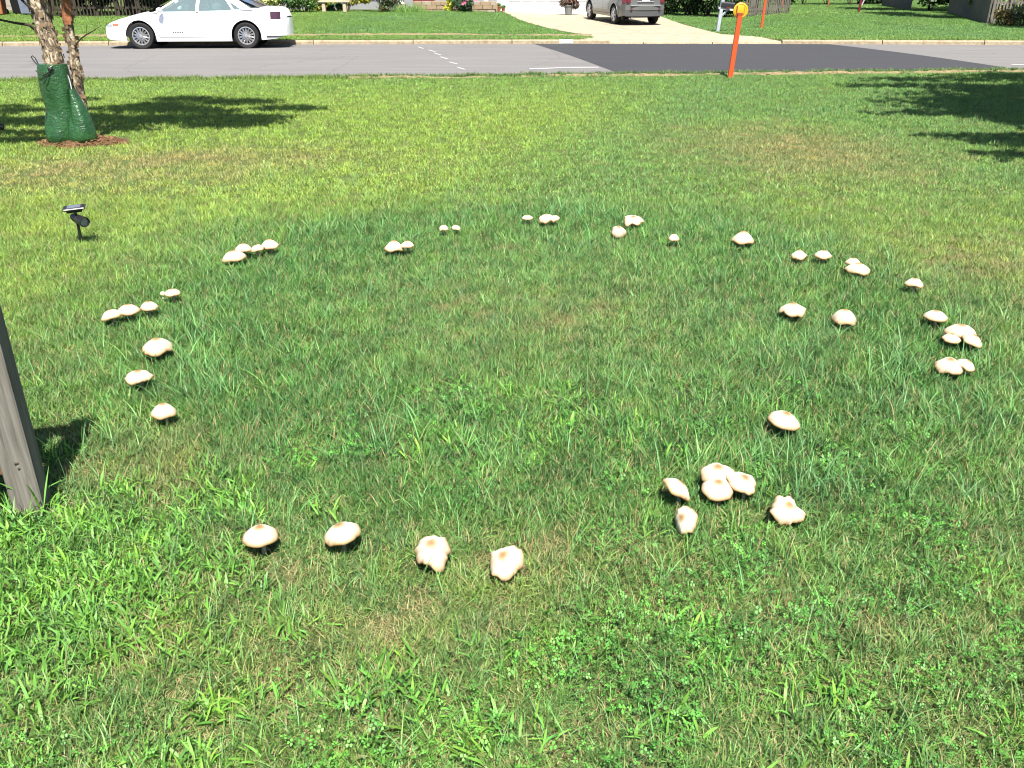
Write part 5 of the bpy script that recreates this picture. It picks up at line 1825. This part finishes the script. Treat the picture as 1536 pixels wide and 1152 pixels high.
# ------------------------------------------------------------------ fences of the right hand yard
def picket_fence(name, a, b, n, h, label, tips, seed, mat='wood_grey', post_every=6, scallop=0.0, wdt=.085, capped=False, gap=1.0):
    g = random.Random(seed)
    a, b = Vector(a), Vector(b)
    d = b - a; L = d.length; ang = math.atan2(d.y, d.x)
    root = empty(name, (a.x, a.y, 0), ang, label, 'fence')
    def zg(s): return float(far_z(a.x + d.x * s / L, a.y + d.y * s / L))
    for k in range(n):
        s = L * (k + .5) / n
        z0 = zg(s); hh = h * (1 + g.uniform(-.02, .02)) - scallop * math.sin(math.pi * ((k % post_every) + .5) / post_every)
        mb = MB(); wq = L / n * gap * .5 if wdt is None else wdt / 2
        le = g.uniform(-.012, .012)
        if tips:
            mb.poly_prism([(s - wq, z0 - .03), (s + wq, z0 - .03), (s + wq + le, z0 + hh - .07), (s + le, z0 + hh), (s - wq + le, z0 + hh - .07)], -.011, .011)
        else:
            mb.poly_prism([(s - wq, z0 - .03), (s + wq, z0 - .03), (s + wq + le, z0 + hh), (s - wq + le, z0 + hh + g.uniform(-.01, .01))], -.011, .011)
        mb.build('picket', M[mat], root)
    for f in (.25, .8):
        mb = MB(); m_ = 6
        for k in range(m_):
            s0_, s1_ = L * k / m_, L * (k + 1) / m_
            z0, z1 = zg(s0_) + h * f, zg(s1_) + h * f
            mb.add([(s0_, .014, z0), (s1_, .014, z1), (s1_, .05, z1), (s0_, .05, z0), (s0_, .014, z0 + .08), (s1_, .014, z1 + .08), (s1_, .05, z1 + .08), (s0_, .05, z0 + .08)],
                   [(3, 2, 1, 0), (4, 5, 6, 7), (0, 1, 5, 4), (1, 2, 6, 5), (2, 3, 7, 6), (3, 0, 4, 7)])
        mb.build('rail', M[mat], root)
    for k in range(0, n + 1, post_every):
        s = L * k / n; z0 = zg(s)
        po = MB().box((s, .10, z0 + h * .53), (.10, .10, h * 1.1), bev=.008).build('post', M[mat], root)
        if capped:
            MB().lathe([(.001, -.02), (.055, -.02), (.06, .0), (.04, .04), (.001, .055)], 12, Matrix.Translation((s, .10, z0 + h * 1.1 + .02))).build('post_cap', M['white_trim'], po, True)
    return root


cx_, cy_ = 18.9, 37.2
picket_fence('picket_fence', (cx_, cy_), (23.6, 37.6), 34, .92, 'open picket fence with pointed pale pickets behind the round shrubs', True, 3, wdt=.075)
picket_fence('picket_fence', (20.6, 44.6), (cx_ - .02, cy_ + .02), 42, 1.0, 'close boarded picket fence with scalloped top and white post caps', False, 4, post_every=7, scallop=.10, wdt=None, gap=.93, capped=True)
picket_fence('board_fence', (21.7, 55.5), (20.7, 49.0), 40, 1.75, 'tall grey board fence along the back of the side yard', False, 5, wdt=None, gap=.95)
picket_fence('picket_fence', (10.4, 41.6), (13.2, 44.8), 24, 1.0, 'short weathered picket fence half hidden behind the dark hedge', True, 6, wdt=.075, mat='wood_grey')
picket_fence('picket_fence', (-18.2, 37.4), (-12.4, 38.4), 44, 1.15, 'weathered picket fence against the dark hedge behind the sedan', True, 8, wdt=.05, mat='wood_dark')

# ------------------------------------------------------------------ hedges, trees and play things at the back
dark = (.028, .06, .018)
for k, (px, y, rx, rz) in enumerate(((1000, 43.2, 1.1, 1.3), (1032, 42.6, 1.0, 1.2), (1062, 42.0, .9, 1.3), (1090, 41.6, .7, 1.1))):
    put('hedge_bush', px, y, (rx, .9, rz), ('dark dense hedge bush closest to the grey car', 'dark dense hedge bush second from the grey car', 'dark dense hedge bush straight behind the mailbox', 'dark dense hedge bush at the picket fence end')[k],
        dark, n=3200, leaf=.075, seed=30 + k)
for k, (px, y, rx, rz, lab, cc) in enumerate(((1135, 56, 1.3, 1.0, 'bright green bush at the back of the yard by the far marker', (.08, .16, .03)), (1168, 57, 1.4, 1.2, 'mid green bush behind the far marker post', (.06, .12, .03)), (1205, 57, 1.5, 1.3, 'dark bush at the back of the yard right of the far marker', dark),
                                      (1240, 57.5, 1.5, 1.2, 'mottled bush behind the thin red stake', (.05, .09, .03)), (1275, 57, 1.4, 1.2, 'deep green bush behind the dark red pole', dark), (1308, 58, 1.5, 1.3, 'dark bush behind the swing frame', dark))):
    put('bush', px, y, (rx, .9, rz), lab, cc, n=2200, leaf=.11, seed=40 + k)
tree('yard_tree', (X(1129, 44.5), 44.5, float(far_z(11, 44.5))), 8, .17, (0, 0, 4.6), (2.8, 2.6, 2.4), 'tree with a pale straight trunk by the half hidden picket fence', (.04, .09, .02), n=5000, leaf=.13, seed=51, bark='wood_grey')
tree('yard_tree', (23.0, 40.5, .1), 9, .22, (-2.0, 0, 4.6), (5.2, 2.6, 2.4), 'tall dark tree behind the scalloped picket fence', dark, n=11000, leaf=.14, seed=52)
tree('yard_tree', (22.3, 32.2, .0), 8, .2, (-.6, .4, 4.8), (3.2, 2.2, 2.2), 'leafy tree beyond the right end of the far lawn', (.04, .09, .02), n=6500, leaf=.13, seed=53)
tree('yard_tree', (24.5, 47, .2), 10, .25, (-1.8, 0, 5), (5.0, 4, 3), 'big dark tree behind the tall grey board fence', dark, n=9000, leaf=.16, seed=54)
tree('yard_tree', (9.0, 46.5, .2), 9, .2, (0, -.5, 4.6), (3.0, 3.0, 2.6), 'dark tree rising behind the hedge beside the garage', dark, n=7000, leaf=.15, seed=55)
for k, (px, y, rx, rz, lab, cc) in enumerate(((1450, 46.5, 2.2, 1.6, 'black green undergrowth behind the scalloped fence', dark), (1396, 46.8, 1.35, 1.8, 'deep shaded bush between the two grey fences', dark),
                                      (1520, 42.5, 2.2, 1.5, 'black green undergrowth behind the open picket fence', dark), (1487, 40.5, .9, .85, 'light green bush behind the corner of the picket fence', (.10, .17, .03)))):
    put('bush', px, y, (rx, 1.0, rz), lab, cc, n=5200, leaf=.10, seed=60 + k, nb=16)
put('round_shrub', 1507, 36.3, (.62, .45, .36), 'rounded olive brown shrub in front of the open picket fence', (.11, .085, .02), n=1500, leaf=.035, seed=71)
put('round_shrub', 1536, 36.0, (.6, .5, .42), 'rounded dark green shrub in front of the open picket fence', (.05, .075, .02), n=1600, leaf=.035, seed=72)
# hedge behind the sedan and trees over it
for k, px in enumerate((120, 150, 182, 215, 250, 285, 318, 350)):
    put('hedge_bush', px, 39.6 + .25 * (k % 2), (.95, .7, .85 + .1 * (k % 3)), 'dark hedge bush behind the sedan, %s from the birch' % ('first', 'second', 'third', 'fourth', 'fifth', 'sixth', 'seventh', 'eighth')[k], dark, n=1900, leaf=.08, seed=80 + k, group='hedge bushes behind the sedan')
put('shrub', 92, 38.2, (.5, .4, .6), 'yellow green shrub behind the birch stems', (.14, .19, .03), n=1400, leaf=.06, seed=95)
put('hedge_bush', 60, 40.5, (.8, .7, .9), 'dark bush beside the yellow walled shed', dark, n=1700, leaf=.08, seed=96)
tree('yard_tree', (-15.6, 38.6, .3), 9, .2, (.2, -1.8, 4.7), (4.2, 1.7, 2.0), 'tall dark tree rising from the hedge behind the sedan', dark, n=6500, leaf=.14, seed=57)
# far left: neighbour's wall, shed and bins
nb = empty('neighbour_house', (-23.2, 41.5, .36), 0, 'beige neighbouring house wall seen past the birch', 'house')
MB().box((-1.0, 1.5, 1.6), (5.0, 3.0, 3.3)).build('wall', M['beige'], nb)
for k in range(12):
    MB().box((-1.0, -.012, .12 + k * .26), (5.0, .03, .235), Euler((R(3), 0, 0))).build('siding_board', M['beige'], nb)
MB().poly_prism([(-3.8, 3.25), (1.8, 3.25), (-1.0, 4.9)], -.3, 3.3).build('roof', M['roof'], nb)
sh = empty('garden_shed', (X(54, 41.2), 41.2, float(far_z(-20, 41.2))), 0, 'small yellow walled shed behind the birch', 'shed')
MB().box((0, .6, 1.0), (.75, 1.2, 2.0)).build('wall', M['yellow_wall'], sh)
MB().poly_prism([(-.5, 2.0), (.5, 2.0), (0, 2.5)], -.1, 1.3).build('roof', M['roof'], sh)


def bin_(px, y, mat, label):
    x = X(px, y)
    r = empty('wheeled_bin', (x, y, float(far_z(x, y))), R(8), label, 'bin', 'wheeled bins')
    MB().box((0, 0, .50), (.46, .50, .92), taper=1.18, bev=.02).build('bin_body', M[mat], r)
    l = MB().box((0, -.01, .99), (.60, .64, .06), bev=.015).build('lid', M[mat], r)
    MB().tube([(-.22, .32, .93), (.22, .32, .93)], .018, 8).build('handle', M['dark'], r)
    for s in (-1, 1):
        MB().lathe([(.02, -.03), (.11, -.03), (.12, 0), (.11, .03), (.02, .03)], 16, Matrix.Translation((s * .24, .22, .11)) @ Matrix.Rotation(R(90), 4, 'Y')).build('wheel', M['black_rubber'], r)
    return r


bin_(43, 38.6, 'bin_blue', 'blue grey wheeled bin between the beige wall and the yellow shed')
bin_(31, 38.9, 'dark', 'black wheeled bin next to the blue grey one')
bin_(-2, 38.3, 'terracotta', 'orange red wheeled bin in front of the beige wall')

# swing set and poles
p = at(1287, 22, .12)
sp_ = empty('red_pole', (p.x, p.y, float(far_z(p.x, p.y))), 0, 'slanting dark red pole standing in the shaded side yard', 'pole')
MB().tube([(0, 0, -.1), (.04, 0, .5), (.18, 0, 1.6), (.24, 0, 2.1)], .055, 10).build('shaft', M['red_paint'], sp_, True)
MB().lathe([(.001, -.02), (.06, -.02), (.065, .02), (.001, .05)], 12, Matrix.Translation((.24, 0, 2.1))).build('top_cap', M['red_paint'], sp_, True)
p = at(1242, 10.5, .26)
st_ = empty('red_stake', (p.x, p.y, float(far_z(p.x, p.y))), 0, 'thin upright red stake before the back bushes', 'pole')
MB().tube([(0, 0, -.1), (0, 0, 1.2)], .045, 8).build('shaft', M['terracotta'], st_, True)
MB().box((0, 0, 1.22), (.12, .05, .12), bev=.01).build('top_plate', M['terracotta'], st_)
xs_ = X(1312, 55.5)
sw = empty('swing_set', (xs_, 55.5, float(far_z(xs_, 55.5))), 0, 'white tubular swing set at the back of the side yard', 'swing set')
for s, e in ((-1, 0), (1, 0), (-1, 1), (1, 1)):
    MB().tube([(s * .75 + e * 2.6, 0, -.05), (e * 2.6 + s * .05, 0, 2.0)], .035, 8).build('leg', M['white_metal'], sw, True)
MB().tube([(0, 0, 2.0), (2.6, 0, 2.0)], .035, 8).build('top_bar', M['white_metal'], sw, True)
for xx in (.55, 1.25):
    MB().tube([(xx - .2, 0, 2.0), (xx - .2, 0, .42)], .01, 6).build('chain', M['alloy'], sw)
    MB().tube([(xx + .2, 0, 2.0), (xx + .2, 0, .42)], .01, 6).build('chain', M['alloy'], sw)
    MB().box((xx, 0, .41), (.46, .18, .04), bev=.01).build('swing_seat', M['white_metal'], sw)

# render settings that the scene relies on
SC.cycles.filter_width = 1.1
SC.cycles.max_bounces = 5
SC.cycles.diffuse_bounces = 3
SC.cycles.glossy_bounces = 2
SC.cycles.transparent_max_bounces = 8
